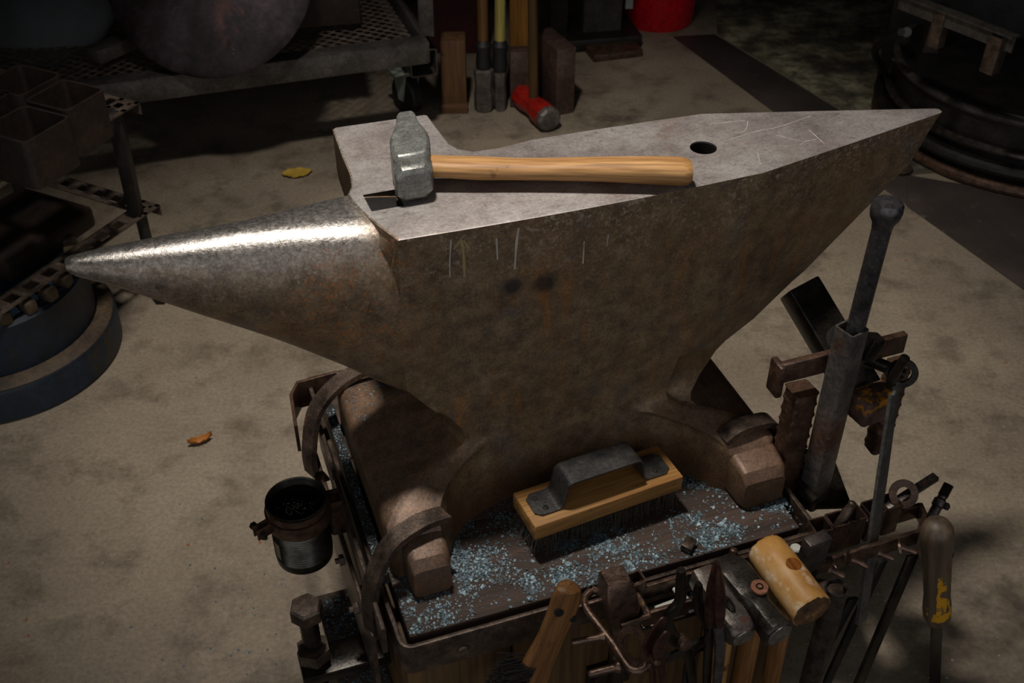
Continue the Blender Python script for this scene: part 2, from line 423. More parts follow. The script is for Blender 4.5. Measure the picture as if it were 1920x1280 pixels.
# top with hardie hole and pritchel hole
top = vs[-1]
hole1 = [(-.013, .063), (.0245, .063), (.0235, .101), (-.0140, .101)]
hole2 = [(.402+.0165*cos(2*pi*k/24), .074+.0165*sin(2*pi*k/24)) for k in range(24)]
edges = []
for i in range(len(top)):
    e = bm.edges.get((top[i], top[(i+1) % len(top)])); edges.append(e)
hv = []
for h, ch in ((hole1, .0), (hole2, .0012)):
    a = [bm.verts.new((x, y, ZF)) for x, y in h]
    cx = sum(x for x, y in h)/len(h); cy = sum(y for x, y in h)/len(h)
    for i in range(len(a)): edges.append(bm.edges.new((a[i], a[(i+1) % len(a)])))
    a2 = [bm.verts.new((cx+(x-cx)*(1-ch*50), cy+(y-cy)*(1-ch*50), ZF-.0015)) for x, y in h]
    b = [bm.verts.new((v.co.x, v.co.y, ZF-.13)) for v in a2]
    for i in range(len(a)):
        j = (i+1) % len(a)
        bm.faces.new((a[i], a[j], a2[j], a2[i])); bm.faces.new((a2[i], a2[j], b[j], b[i]))
    bm.faces.new(b)
r_ = bmesh.ops.triangle_fill(bm, use_beauty=True, use_dissolve=False, edges=edges)
topf = [g_ for g_ in r_['geom'] if isinstance(g_, bmesh.types.BMFace)]
# horn: round cone lofted along its length
HZB = [(-.338, .806), (-.332, .799), (-.30, .782), (-.213, .722), (-.125, .662), (-.066, .620), (-.02, .582), (.03, .545), (.075, .520)]
HW = [(-.3395, .004), (-.338, .009), (-.332, .0125), (-.30, .0215), (-.213, .040), (-.125, .0565), (-.066, .067), (-.03, .0745), (-.005, .0795), (.02, .0812), (.05, .0795), (.075, .073)]
HT = [(-.3395, .814), (-.338, .818), (-.332, .8205), (-.30, .8215), (-.2, .8215), (-.07, .8207), (-.035, .8203), (-.018, .8199), (.0, .8175), (.03, .812), (.075, .80)]
hx = [-.3395, -.338, -.335, -.331, -.324]+[-.315+.013*i for i in range(31)]
rings = []
for x in hx:
    zb = interp(HZB, x); zt = interp(HT, x); hw = interp(HW, x); c = (zb+zt)/2; hh = (zt-zb)/2
    if x < -.339: zb, zt = .809, .815; c = .812; hh = .003
    rg = []
    for k in range(48):
        a = 2*pi*k/48; ca, sa = cos(a), sin(a); e_ = 2/lerp(2.1, 2.9, ease((x+.16)/.13))
        yy = math.copysign(abs(ca)**e_, ca)*hw; zz = math.copysign(abs(sa)**e_, sa)
        # widest part sits above the middle, the keel is narrower
        wz = 1-.13*max(0, -zz)
        rg.append(V(x, YC+yy*wz, c+zz*hh))
    rings.append(rg)
loft(bm, rings)
# four feet: solid blocks running out of the base
for sx in (0, 1):
    for sy in (0, 1):
        cx = (-.014, .442)[sx]; wx = (.052, .066)[sx]
        t = bmesh.new(); y0, y1 = -.120, -.03
        prof = [(-.120, .376), (-.118, .425), (-.105, .442), (-.06, .452), (-.01, .468), (.03, .474), (.03, .376)]
        rr = []
        for y, z in prof: pass
        n = 10
        for k in range(n+1):
            f_ = k/n; y = lerp(-.120, -.03, f_); zt = interp([(-.120, .424), (-.114, .435), (-.10, .440), (-.07, .443), (-.03, .440)], y)
            wn = wx*lerp(.97, 1.12, f_)
            sec = rect(wn, zt-.376, .009 if k < n else .006)
            sc_ = .93 if k == 0 else 1
            rr.append([V(cx+a*sc_, y, (zt+.376)/2+b*sc_) for a, b in sec])
        loft(t, rr)
        if sy:
            for v in t.verts: v.co.y = 2*YC-v.co.y
        merge(bm, t)
for f_ in bm.faces: f_.material_index = 0
bmesh.ops.recalc_face_normals(bm, faces=bm.faces)
bm.normal_update()
for f_ in bm.faces:
    c_ = f_.calc_center_median()
    if c_.z > .8176 and f_.normal.z > .25 and c_.x > -.031 and (c_.x > 0 or f_.normal.z > .999): f_.material_index = 1
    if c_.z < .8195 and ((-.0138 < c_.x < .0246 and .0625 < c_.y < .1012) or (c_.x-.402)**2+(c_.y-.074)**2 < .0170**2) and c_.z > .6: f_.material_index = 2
def M_HOLESHADE(): return metal('hole_shade_steel', '#070504', '#120c0a', None, .6, 60, .2, (.6, .8))  # anvil hole walls: the shade inside is put into a near-black colour
def anvil_mats():
    k = NT('anvil_patina'); geo = k.n('ShaderNodeSeparateXYZ'); k.l(k.c, geo.inputs[0]); X, Y_, Z_ = geo.outputs
    a = k.noise(7, 7, .65); b = k.noise(38, 7, .72); c = k.noise(160, 5, .7)
    col = k.ramp(b, [(.3, rgb('#4c3f32')), (.5, rgb('#725e48')), (.72, rgb('#957c5e'))])
    col = k.mix(k.ramp(a, [(.45, 0.0), (.65, .5)]), col, rgb('#7c5a34'))
    col = k.mix(k.ramp(k.noise(11, 6, .7, k.map((1, 1, 1), loc=(4, 2, 7))), [(.55, 0.0), (.68, .8)]), col, rgb('#5c5853'))
    # vertical streaks of rust on the waist
    st = k.ramp(k.noise(1, 5, .7, k.map((34, 20, 5))), [(.56, 0.0), (.70, .75)])
    zst = k.ramp(Z_, [(.42, 0.0), (.52, 1.0), (.70, 1.0), (.78, 0.0)])
    col = k.mix(k.math('MULTIPLY', st, zst), col, rgb('#9a6228'))
    # fine light scale crust just under the struck edges
    edge = k.ramp(Z_, [(.70, 0.0), (.80, .55), (.82, 1.0)])
    cr = k.ramp(c, [(.52, 0.0), (.64, 1.0)])
    col = k.mix(k.math('MULTIPLY', k.math('MULTIPLY', edge, cr), k.ramp(k.noise(20, 4, .6), [(.42, .2), (.58, 1.0)])), col, rgb('#b3a493'))
    # bright worn horn (x<0): forging polishes its upper flank
    gm = k.n('ShaderNodeNewGeometry'); vt = k.n('ShaderNodeVectorTransform'); vt.vector_type = 'NORMAL'; vt.convert_from = 'WORLD'; vt.convert_to = 'OBJECT'
    k.l(gm.outputs['Normal'], vt.inputs[0]); ns = k.n('ShaderNodeSeparateXYZ'); k.l(vt.outputs[0], ns.inputs[0])
    up = k.ramp(k.math('ADD', k.math('MULTIPLY_ADD', b, .5, -.25), ns.outputs[2]), [(.22, 0.0), (.78, 1.0)])
    hx_ = k.ramp(k.math('MULTIPLY_ADD', X, -1.0, 0.0), [(.0, 0.0), (.04, 1.0)])
    hz_ = k.ramp(Z_, [(.60, 0.0), (.66, 1.0)])
    hornm = k.math('MULTIPLY', k.math('MULTIPLY', up, hx_), hz_)
    tipm = k.math('MULTIPLY', k.ramp(k.math('MULTIPLY_ADD', X, -1.0, 0.0), [(.15, 0.0), (.32, .85)]), k.ramp(b, [(.35, .2), (.65, 1.0)]))
    pol = k.math('MAXIMUM', hornm, k.math('MULTIPLY', tipm, k.ramp(Z_, [(.74, 0.0), (.80, 1.0)])))
    col = k.mix(pol, col, k.ramp(c, [(.3, rgb('#77706a')), (.6, rgb('#a8a29c'))]))
    # bright orange rust bloom near the root of the horn
    d = k.n('ShaderNodeVectorMath'); d.operation = 'DISTANCE'; k.l(k.c, d.inputs[0]); d.inputs[1].default_value = (-.055, .01, .735)
    bl = k.ramp(d.outputs['Value'], [(.03, 1.0), (.085, 0.0)])
    d2 = k.n('ShaderNodeVectorMath'); d2.operation = 'DISTANCE'; k.l(k.c, d2.inputs[0]); d2.inputs[1].default_value = (-.01, .0, .795)
    bl = k.math('MAXIMUM', bl, k.ramp(d2.outputs['Value'], [(.01, 1.0), (.04, 0.0)]))
    sp = k.ramp(k.noise(220, 4, .7), [(.54, 0.0), (.60, 1.0)])
    sp2 = k.ramp(k.noise(26, 5, .7), [(.44, 0.0), (.56, 1.0)])
    col = k.mix(k.math('MULTIPLY', k.math('MULTIPLY', sp, sp2), bl), col, rgb('#b8611f'))
    # two dark dimples on the near side
    for px, pz, rr_ in ((.128, .731, .013), (.168, .727, .017)):
        cm = k.n('ShaderNodeCombineXYZ'); k.l(X, cm.inputs[0]); k.l(Z_, cm.inputs[2])
        d3 = k.n('ShaderNodeVectorMath'); d3.operation = 'DISTANCE'; k.l(cm.outputs[0], d3.inputs[0]); d3.inputs[1].default_value = (px, 0, pz)
        m_ = k.ramp(k.math('ADD', d3.outputs['Value'], k.math('MULTIPLY_ADD', b, .012, -.006)), [(rr_*.5, .8), (rr_, 0.0)])
        col = k.mix(m_, col, rgb('#1d1f22'))
    # dust and scale on top of the base
    base = k.math('MULTIPLY', k.ramp(Z_, [(.455, 1.0), (.50, 0.0)]), k.ramp(ns.outputs[2], [(.3, 0.0), (.6, 1.0)]))
    col = k.mix(k.math('MULTIPLY', base, .85), col, k.ramp(b, [(.35, rgb('#5c4638')), (.65, rgb('#866a58'))]))
    col = k.mix(k.math('MULTIPLY', k.ramp(Z_, [(.40, 1.0), (.46, 0.0)]), .6), col, rgb('#5f3d26'))
    col = k.mix(1.0, col, k.ramp(k.noise(330, 5, .75), [(.32, .6), (.5, 1.0), (.68, 1.4)]), 'MULTIPLY')
    k.set('Base Color', col)
    k.set('Metallic', k.math('MULTIPLY_ADD', pol, .55, .28))
    k.set('Roughness', k.math('ADD', k.math('MULTIPLY_ADD', pol, -.17, .49), k.math('MULTIPLY_ADD', c, .2, -.1)))
    k.bump(k.math('ADD', k.math('MULTIPLY', b, 1.5), c), .45, .0009)
    q = NT('anvil_face_steel'); a = q.noise(14, 6, .65); b = q.noise(60, 6, .7, q.map((1, 1.6, 1)))
    col = q.ramp(a, [(.3, rgb('#8a7f7b')), (.5, rgb('#a39a95')), (.7, rgb('#b5afaa'))])
    col = q.mix(q.ramp(b, [(.30, .5), (.44, 0.0)]), col, rgb('#6f625b'))
    col = q.mix(q.ramp(q.noise(9, 6, .7, q.map((1, 1, 1), loc=(5, 5, 1))), [(.58, 0.0), (.70, .55)]), col, rgb('#8a6f63'))
    col = q.mix(q.ramp(q.noise(22, 5, .7, q.map((1, 1, 1), loc=(9, 1, 1))), [(.63, 0.0), (.72, .6)]), col, rgb('#565a60'))
    col = q.mix(q.ramp(q.noise(40, 4, .7, q.map((1, 1, 1), loc=(2, 6, 3))), [(.68, 0.0), (.74, .55)]), col, rgb('#a3692c'))
    col = q.mix(1.0, col, q.ramp(q.noise(260, 5, .75), [(.32, .72), (.5, 1.0), (.68, 1.2)]), 'MULTIPLY')
    q.set('Base Color', col); q.set('Metallic', .6); q.set('Roughness', q.math('MULTIPLY_ADD', b, .3, .3))
    q.bump(b, .3, .0006); return [k.m, q.m, M_HOLESHADE()]
AM = anvil_mats()
for f_ in bm.faces: f_.smooth = True
bm_copy = bm.copy(); ANV_BVH = BVHTree.FromBMesh(bm_copy); bm_copy.free()
anvil = thing('anvil', 'large two-horned steel anvil with one round and one pyramid horn, clamped to the stand', 'anvil', (.2, YC, ZT))
me_idx = None
ao = obj('anvil_body', bm, AM, anvil, A, A, ang=32)
# chalk scribbles on the face and chalk drips on the near side
def chalk(pts, wd, mat, plane='z'):
    bm = B(); P_ = [Zp(u, v, ZF+.0002) if plane == 'z' else Yp(u, v, -.0) for u, v in pts]
    P_ = smoothpath(P_, 4)
    for i, q in enumerate(P_): 
        if plane != 'z':
            h_ = ANV_BVH.ray_cast(q+V(0, -.2, 0), V(0, 1, 0)); 
            if h_[0]: q.y = h_[0].y-.0003
    sweep(bm, P_, rect(wd, .0003), (0, 0, 1) if plane == 'z' else (0, -1, 0), scl=[random.uniform(.5, 1.2) for _ in P_])
    return obj('chalk_mark', bm, mat, anvil, A, A)
chalk([(1352, 267), (1420, 246), (1460, 238), (1520, 217)], .0013, M_CHALK2)
chalk([(1330, 234), (1365, 229), (1400, 226)], .0011, M_CHALK2); chalk([(1402, 227), (1400, 240), (1390, 248), (1372, 248)], .0011, M_CHALK2)
chalk([(1455, 253), (1500, 264), (1520, 263)], .001, M_CHALK2); chalk([(1516, 243), (1532, 257), (1546, 270)], .0012, M_CHALK2)
chalk([(1500, 272), (1512, 265), (1532, 261)], .0011, M_CHALK2); chalk([(1370, 318), (1400, 300)], .0008, M_CHALK2); chalk([(1420, 285), (1426, 308)], .0008, M_CHALK2)
for pts, wd, mt in (([(843, 445), (841, 480), (841, 515)], .0014, M_CHALK), ([(861, 440), (866, 470), (868, 514)], .003, M_YCHALK), ([(861, 444), (848, 462)], .002, M_YCHALK), ([(866, 444), (877, 461)], .002, M_YCHALK),
                    ([(968, 420), (964, 450), (961, 498)], .0026, M_CHALK), ([(927, 440), (929, 480)], .0014, M_CHALK), ([(1090, 445), (1088, 487)], .0012, M_CHALK), ([(1135, 432), (1133, 454)], .001, M_CHALK),
                    ([(741, 462), (737, 510), (733, 545)], .0013, M_YCHALK)):
    chalk(pts, wd*1.35, mt, 'y')

# ================================================================ FORGING HAMMER on the face
hm = thing('forging_hammer', 'forging hammer with wedge peen and pale ash handle lying on the anvil face', 'hammer', (.045, .12, ZF))
bm = B()
# head along y: near striking face, body, wedge peen. stations (y, half width x, zlo, zhi, chamfer)
ztop = ZF+.046
st = [(.0500, .0175, ZF+.0085, ztop-.008, .007), (.0525, .0205, ZF+.0045, ztop-.003, .008), (.0600, .0225, ZF+.002, ztop-.001, .008), (.0760, .0225, ZF+.002, ztop-.001, .008), (.0800, .0200, ZF+.003, ztop-.0015, .006),
      (.0840, .0215, ZF+.002, ztop, .005), (.1020, .0235, ZF+.001, ztop+.001, .005), (.120, .0235, ZF+.001, ztop+.001, .0035), (.130, .0222, ZF+.002, ztop+.0005, .003), (.142, .0178, ZF+.003, ztop, .0025), (.153, .0140, ZF+.004, ztop-.001, .002), (.166, .0122, ZF+.005, ztop-.002, .002), (.176, .0116, ZF+.006, ztop-.004, .0025), (.1800, .0098, ZF+.009, ztop-.009, .003)]
rg = []
for y, hw, z0, z1, c_ in st:
    y += .012+max(0, y-.13)*.25; z1 = max(z1, ztop-.0035) if y > .14 else z1
    cx = .0375+.20*(y-.062)
    hh = (z1-z0)/2; zc = (z0+z1)/2; c_ = min(c_, hw*.45)
    oc = [(-hw+c_, -hh), (hw-c_, -hh), (hw, -hh+c_), (hw, hh-c_), (hw-c_, hh), (-hw+c_, hh), (-hw, hh-c_), (-hw, -hh+c_)]
    rg.append([V(cx+a, y, zc+b) for a, b in oc])
loft(bm, rg); bev(bm, [e for e in bm.edges], .0012, 2)
obj('hammer_head', bm, M_HAMMER, hm, ang=40)
p0 = V(.062, .099, ZF+.0245); p1 = V(.345, -.004, ZF+.0185)
HM = alongx(p0, p1)
Lh = (p1-p0).length
bm = B()
HPX = [(0, .011, .0165), (.03, .0115, .0165), (.06, .0125, .0165), (.10, .0115, .0155), (.14, .0120, .0155), (.2, .0135, .0165), (.26, .0155, .018), (Lh-.012, .016, .0185), (Lh-.004, .0145, .017), (Lh, .0115, .014)]
rg = []
for x, a, b in HPX:
    rg.append([V(x, b*math.copysign(abs(cos(t))**.8, cos(t)), .9*a*math.copysign(abs(sin(t))**.8, sin(t))-.0015*sin(x*20)) for t in [2*pi*k/20 for k in range(20)]])
loft(bm, rg)
obj('hammer_handle', bm, M_WOODH, hm, HM, HM)
# ================================================================ STAND
stand = thing('anvil_stand', 'steel banded timber anvil stand with welded tool rack and hold-down straps', 'stand', (.2, .07, 0))
XA, XB, YA, YB = -.070, .478, -.182, .335
nt = 4
for i in range(nt):
    x0 = lerp(XA, XB, i/nt); x1 = lerp(XA, XB, (i+1)/nt)
    bm = B(); box(bm, ((x0+x1)/2, (YA+YB)/2, .172), (x1-x0-.003, YB-YA, .340), None, .004)
    fr_ = A @ Matrix.Translation(((x0+x1)/2, (YA+YB)/2, .172)) @ Matrix.Rotation(pi/2, 4, 'Y')
    obj('timber', bm, M_WOODS, stand, A, fr_)
yy = [YA+.009, -.02, .15, YB-.009]
for i in range(3):
    bm = B(); box(bm, ((XA+XB)/2+.002, (yy[i]+yy[i+1])/2, .360), (XB-XA-.018, yy[i+1]-yy[i]-.002, .032), None, .003)
    obj('tray_board', bm, M_WOODD, stand)
def flatbar(name, pts, wd, th, mat, up=(0, 0, 1), parent=stand, r=.001, closed=False, sm=0, label=None):
    bm = B(); P_ = [Vector(p) for p in pts]
    if sm: P_ = smoothpath(P_, sm)
    sweep(bm, P_, rect(th, wd, r) if r else rect(th, wd), up, closed)
    return obj(name, bm, mat, parent, label=label)
# rim: bright-edged flat bar bent round the near edge and the left corner
def rr_path(z):
    o = [V(-.082, .32, z), V(-.076, -.02, z), V(-.072, -.160, z)]
    for k in range(7):
        a = radians(180+k*15); o.append(V(-.058+.014*cos(a), -.177+.014*sin(a), z))
    o += [V(.1, -.191, z), V(.3, -.1905, z), V(.478, -.190, z)]
    return o
flatbar('rim_bar', rr_path(.359), .050, .006, M_BROWN)
flatbar('rim_bar', [V(.487, -.186, .362), V(.487, .33, .362)], .040, .006, M_BROWN)
flatbar('rim_bar', [V(-.08, .335, .362), V(.487, .335, .362)], .040, .006, M_BROWN)
bm = B(); lathe(bm, [(.0075, 0), (.0075, .003), (.0055, .005), (.0015, .005)], (-.0, -.193, .355), zto((0, -1, 0)), 16); obj('rim_bolt', bm, M_BROWN, stand)
# left side: scale-dusted square bar and thin bars on edge
flatbar('side_bar', [V(-.066, .275, .392), V(-.068, .10, .392), V(-.068, -.09, .390)], .014, .013, M_GREYBAR)
flatbar('side_bar', [V(-.088, .205, .378), V(-.088, -.165, .372)], .046, .006, M_BROWN)
flatbar('side_plate', [V(-.100, .20, .30), V(-.096, -.13, .29)], .11, .006, M_BROWN, r=.002)
flatbar('corner_bracket', [V(-.120, .215, .375), V(-.114, .285, .375), V(-.10, .31, .375), V(-.04, .315, .375)], .05, .005, M_RUST)
# small socket and loop that carry the tin can
bm = B(); rtube(bm, (-.098, .060, .372), Matrix.Identity(3), .022, .026, .06, .003); obj('socket_tube', bm, M_RUST, stand)
bm = B(); sweep(bm, smoothpath([V(-.101, .07, .37), V(-.112, .085, .40), V(-.108, .105, .405), V(-.098, .12, .375)], 6), rect(.005, .009, .001), (1, 0, 0)); obj('loop_bracket', bm, M_RUST, stand)
for yb, zb_ in ((.165, .345), (.03, .31), (-.06, .315)):
    bm = B(); lathe(bm, [(.008, 0), (.008, .006), (.004, .007), (.004, .012), (.001, .012)], (-.100, yb, zb_), zto((-1, 0, 0)), 6); obj('side_bolt', bm, M_BROWN, stand)
# can clamp ring
CC = V(-.1475, .0535, 0)
bm = B(); lathe_closed(bm, [(.0425, .385), (.0425, .405), (.0400, .405), (.0400, .385)], CC, Matrix.Identity(3), 40)
e0 = CC+V(-.0405, -.012, 0)
dv = V(-1, -.42, 0).normalized(); pv = V(-dv.y, dv.x, 0)
for s in (-1, 1):
    bar(bm, V(e0.x, e0.y, .395)+pv*s*.005-dv*.004, V(e0.x, e0.y, .395)+pv*s*.005+dv*.020, .0025, .018, r=.001)
obj('clamp_ring', bm, M_RUST, stand)
bm = B(); c_ = V(e0.x, e0.y, .395)+dv*.014
lathe(bm, [(.0055, -.016), (.0055, -.011), (.003, -.011), (.003, .016), (.001, .016)], c_, zto(pv), 6); lathe(bm, [(.0055, .007), (.0055, .012), (.003, .012)], c_, zto(pv), 6)
obj('clamp_bolt', bm, M_BROWN, stand)
bm = B(); bar(bm, CC+V(.040, .004, .39), V(-.095, .058, .385), .016, .024, r=.002); obj('clamp_arm', bm, M_RUST, stand)
# levelling bolts at the left of the stand
def hexbolt(x, y, ztop):
    bm = B(); lathe(bm, [(.0175, ztop-.022), (.0215, ztop-.022), (.0215, ztop-.004), (.0185, ztop), (.004, ztop+.001)], (x, y, 0), Matrix.Rotation(.2, 3, 'Z'), 6)
    a = obj('levelling_bolt', bm, M_BROWN, stand, ang=25)
    bm = B(); lathe(bm, [(.0125, .03)]+[(.0125-.0012*(k % 2), .03+(ztop-.052)*k/60) for k in range(61)], (x, y, 0), None, 16); obj('bolt_shank', bm, M_BLACK, stand)
    bm = B(); lathe(bm, [(.013, ztop-.105), (.0225, ztop-.105), (.0225, ztop-.085), (.013, ztop-.085)], (x, y, 0), Matrix.Rotation(.5, 3, 'Z'), 6); obj('lock_nut', bm, M_BROWN, stand, ang=25)
    bm = B(); lathe(bm, [(.012, .0), (.045, .0), (.045, .010), (.014, .03)], (x, y, 0), None, 24); obj('bolt_foot', bm, M_BGDARK, stand)
    bm = B(); box(bm, ((x-.07)/2-.006, y, ztop-.125), (-.07-x+.03, .05, .018), None, .003); obj('bolt_lug', bm, M_BLACK, stand)
hexbolt(-.165, -.055, .342)
bm = B(); box(bm, (-.105, -.02, .150), (.07, .26, .012), None, .002); obj('side_ledge', bm, M_BGBROWN, stand)
# hold-down straps over the four feet
def strap(pts, label=None):
    P_ = smoothpath(pts, 7); bm = B(); n = len(P_); rings = []
    wv = Vector(pts[-1])-Vector(pts[0])
    side = Vector((0, 0, 1)).cross(Vector((wv.x, wv.y, 0))).normalized()
    for i, q in enumerate(P_):
        d = (P_[min(i+1, n-1)]-P_[max(i-1, 0)]).normalized(); nn = d.cross(side).normalized()
        rings.append([q+side*a*.024+nn*b*.009 for a, b in ((-.5, -.5), (.5, -.5), (.5, .5), (-.5, .5))])
    loft(bm, rings); bev(bm, [e for e in bm.edges if e.is_manifold and e.calc_face_angle(0) > .8], .0012, 1)
    return obj('hold_down_strap', bm, M_BROWN, stand, label=label)
strap([V(-.0935, -.120, .335), V(-.0935, -.115, .375), V(-.083, -.105, .418), V(-.055, -.09, .452), V(-.015, -.078, .462), V(.018, -.074, .462)])
strap([V(-.112, .165, .35), V(-.110, .175, .385), V(-.092, .195, .435), V(-.055, .212, .461), V(-.01, .222, .472), V(.02, .225, .474)])
strap([V(.405, -.060, .456), V(.425, -.058, .466), V(.455, -.055, .466), V(.486, -.05, .452), V(.500, -.048, .40), V(.500, -.048, .35)])
strap([V(.405, .235, .464), V(.44, .235, .468), V(.475, .235, .452), V(.497, .235, .40), V(.497, .235, .35)])

# ---- rack
RZ = .385
flatbar('rack_rail', [V(.135, -.203, .376), V(.635, -.197, .376)], .024, .006, M_BRONZE)
flatbar('rack_rail', [V(.214, -.240, .376), V(.46, -.238, .376), V(.605, -.236, .376)], .024, .006, M_BRONZE)
flatbar('rack_rail', [Zp(1196, 1256, .37), Zp(1262, 1228, .37), Zp(1345, 1190, .37)], .014, .006, M_BLACK)
flatbar('rack_end_plate', [V(.635, -.197, .378), V(.630, -.215, .378), V(.603, -.238, .378)], .024, .006, M_BRONZE)
bm = B(); tube(bm, smoothpath([Zp(1108, 1108, RZ), Zp(1096, 1122, RZ), Zp(1100, 1142, RZ), Zp(1125, 1175, RZ), Zp(1150, 1208, RZ), Zp(1168, 1236, RZ), Zp(1182, 1254, RZ), Zp(1200, 1256, RZ), Zp(1216, 1244, RZ)], 5), .0052, 12); obj('rack_rod', bm, M_BRONZE, stand)
bm = B(); tube(bm, [Zp(1183, 1095, RZ), Zp(1200, 1125, RZ), Zp(1218, 1155, RZ)], .0045, 10); obj('rack_rod', bm, M_BRONZE, stand)
bm = B(); tube(bm, [Zp(1218, 1155, RZ), Zp(1190, 1166, RZ), Zp(1165, 1176, RZ)], .0048, 10); obj('rack_rod', bm, M_BRONZE, stand)
bm = B(); tube(bm, [Zp(1110, 1106, RZ), V(.187, -.197, RZ)], .005, 10); obj('rack_rod', bm, M_BRONZE, stand)
bm = B(); rtube(bm, Zp(1192, 1083, .40)-V(0, 0, .02), Matrix.Rotation(.1, 3, 'Z'), .022, .022, .04, .003); obj('socket_tube', bm, M_BRONZE, stand)
bm = B(); box(bm, (.272, -.221, .352), (.11, .034, .006), None, .001); obj('rack_ledge', bm, M_BLACK, stand)
def peg(p0, p1, r=.0035):
    bm = B(); p0 = Vector(p0); p1 = Vector(p1); d = (p1-p0); L = d.length
    lathe(bm, [(r*1.7, 0), (r*1.5, .003), (r, .006), (r, L-.002), (r*.7, L), (.0003, L+.0004)], p0, zto(d), 12)
    obj('peg', bm, M_BRONZE, stand)
peg(Zp(1052, 1142, RZ)+V(0, .018, 0), Zp(1036, 1147, RZ))
peg(Zp(1132, 1193, RZ), Zp(1072, 1204, RZ), .0042); peg(Zp(1160, 1249, RZ), Zp(1103, 1264, RZ), .0045)
peg(Zp(1598, 1048, RZ), Zp(1628, 1063, RZ)); peg(Zp(1556, 1067, RZ), Zp(1584, 1081, RZ), .004); peg(Zp(1648, 1036, RZ), Zp(1676, 1048, RZ), .0038); peg(Zp(1688, 1025, RZ), Zp(1719, 1036, RZ), .0038)
peg(Zp(1373, 1042, RZ)+V(0, 0, -.008), Zp(1375, 1036, RZ)+V(0, 0, .008), .005)
# round washer welded to the rack rod, seen edge-leaning
bm = B(); ringflat(bm, Zp(1187, 1210, .385), (-.86, -.35, .38), .0225, .0145, .0035); obj('rack_ring', bm, M_RUST, stand)
for cxp, cyp, nrm in ((1592, 1046, (.6, -.6, .5)), (1563, 1058, (.8, -.3, .4)), (1688, 1028, (.7, -.4, .3))):
    bm = B(); ringflat(bm, Zp(cxp, cyp, RZ-.003), nrm, .0115, .0075, .003, 24); obj('rack_ring', bm, M_BRONZE, stand)
for q in range(5):
    cx = .4825+.0262*q+(.004 if q > 2 else 0)
    bm = B(); rtube(bm, (cx, -.1945+.0015*q, .375), Matrix.Rotation(.02*(q-2), 3, 'Z'), .0255, .0255, .05, .0022, .003); obj('socket_tube', bm, M_BRONZE, stand)
# bracket behind: two ribbed square posts, a flat cross bar, a painted block, and the upright socket
def rebar(c, z0, z1, s=.032):
    bm = B(); c = Vector(c); n = 48; rings = []
    for i in range(n+1):
        z = lerp(z0, z1, i/n); sec = rect(s, s, .005); rg_ = []
        for a, b in sec:
            ang = math.atan2(b, a); ph = (z/.019+ang/pi)
            k = 1+.10*max(0, sin(2*pi*ph))**2
            rg_.append(c+V(a*k, b*k, z))
        rings.append(rg_)
    loft(bm, rings); return bm
POST = Zp(1470, 890, .385); PX, PY = POST.x, POST.y
obj('ribbed_post', rebar((PX, PY, 0),   .36, .540), M_RUST, stand)
bl = Yp(1458, 700, PY-.004); br_ = Yp(1695, 640, PY-.004)
bm = B(); bar(bm, bl, br_, .010, .030, r=.0015); obj('cross_bar', bm, M_RUST, stand)
bm = B(); box(bm, (bl.x+.002, PY, bl.z-.010), (.010, .026, .050), None, .003); obj('weld_tab', bm, M_RUST, stand)
tp = Yp(1683, 690, PY+.01); bt = Yp(1680, 828, PY+.01)
obj('ribbed_post', rebar((tp.x, tp.y, 0), bt.z, tp.z+.01, .026), M_RUST, stand)
UX, UY = .522, -.120
bm = B(); rtube(bm, (UX, UY, .505), Matrix.Rotation(.25, 3, 'Z'), .030, .030, .300, .0028); obj('upright_socket', bm, M_SOCKET, stand)
bm = B(); ringflat(bm, Yp(1575, 632, UY+.02), (-.6, -.7, .3), .0165, .009, .003); obj('rack_ring', bm, M_BLACK, stand)
bm = B(); box(bm, Yp(1632, 650, UY+.004), (.020, .02, .034), Matrix.Rotation(.3, 3, 'Y'), .003); obj('weld_tab', bm, M_BLACK, stand)
pb = Yp(1636, 756, PY-.045)
def paint_mat():
    k = NT('yellow_chipped_block'); b = k.noise(38, 6, .7); col = k.ramp(b, [(.35, rgb('#3a2c26')), (.65, rgb('#6b544a'))])
    g = k.math('MULTIPLY', k.ramp(k.noise(60, 5, .7), [(.50, 0.0), (.56, 1.0)]), 1.0)
    sx = k.n('ShaderNodeSeparateXYZ'); k.l(k.c, sx.inputs[0])
    g = k.math('MULTIPLY', g, k.ramp(sx.outputs[2], [(pb.z-.004, 0.0), (pb.z+.012, 1.0)]))
    k.set('Base Color', k.mix(g, col, rgb('#b8791a'))); k.set('Metallic', .2); k.set('Roughness', .5); k.bump(b, .5, .001); return k.m
bm = B(); box(bm, pb, (.054, .036, .040), Matrix.Rotation(.12, 3, 'Z'), .005); obj('welded_block', bm, paint_mat(), stand, fr=A)
bm = B(); tube(bm, [Yp(1625, 672, PY+.0), Yp(1690, 700, PY-.012)], .0085, 14); obj('threaded_stub', bm, M_BLACK, stand)
# base plate under the bracket
bm = B(); box(bm, (.535, -.085, .362), (.095, .11, .010), Matrix.Rotation(-.3, 3, 'Z'), .002); obj('bracket_plate', bm, M_BLACK, stand)
bm = B(); tube(bm, [Zp(1520, 852, .39), Zp(1500, 905, .39), Zp(1530, 940, .39)], .006, 10); obj('weld_bead', bm, M_BLACK, stand)

# ================================================================ loose things on the stand
# long round steel rod standing in the socket
rd = thing('steel_rod', 'long round steel rod with a mushroomed head standing in the square upright socket', 'rod', (UX, UY, .42))
R0 = V(UX, UY, .40); hd = Yp(1663, 392, UY); bm = B(); L = (hd-R0).length
lathe(bm, [(.009, 0), (.0112, .01), (.0112, L-.028), (.0125, L-.018), (.0168, L-.010), (.0182, L-.002), (.0178, L+.006), (.0155, L+.0095), (.006, L+.011), (.0004, L+.0112)], R0, zto(hd-R0), 28)
obj('rod_body', bm, M_RODM, rd)
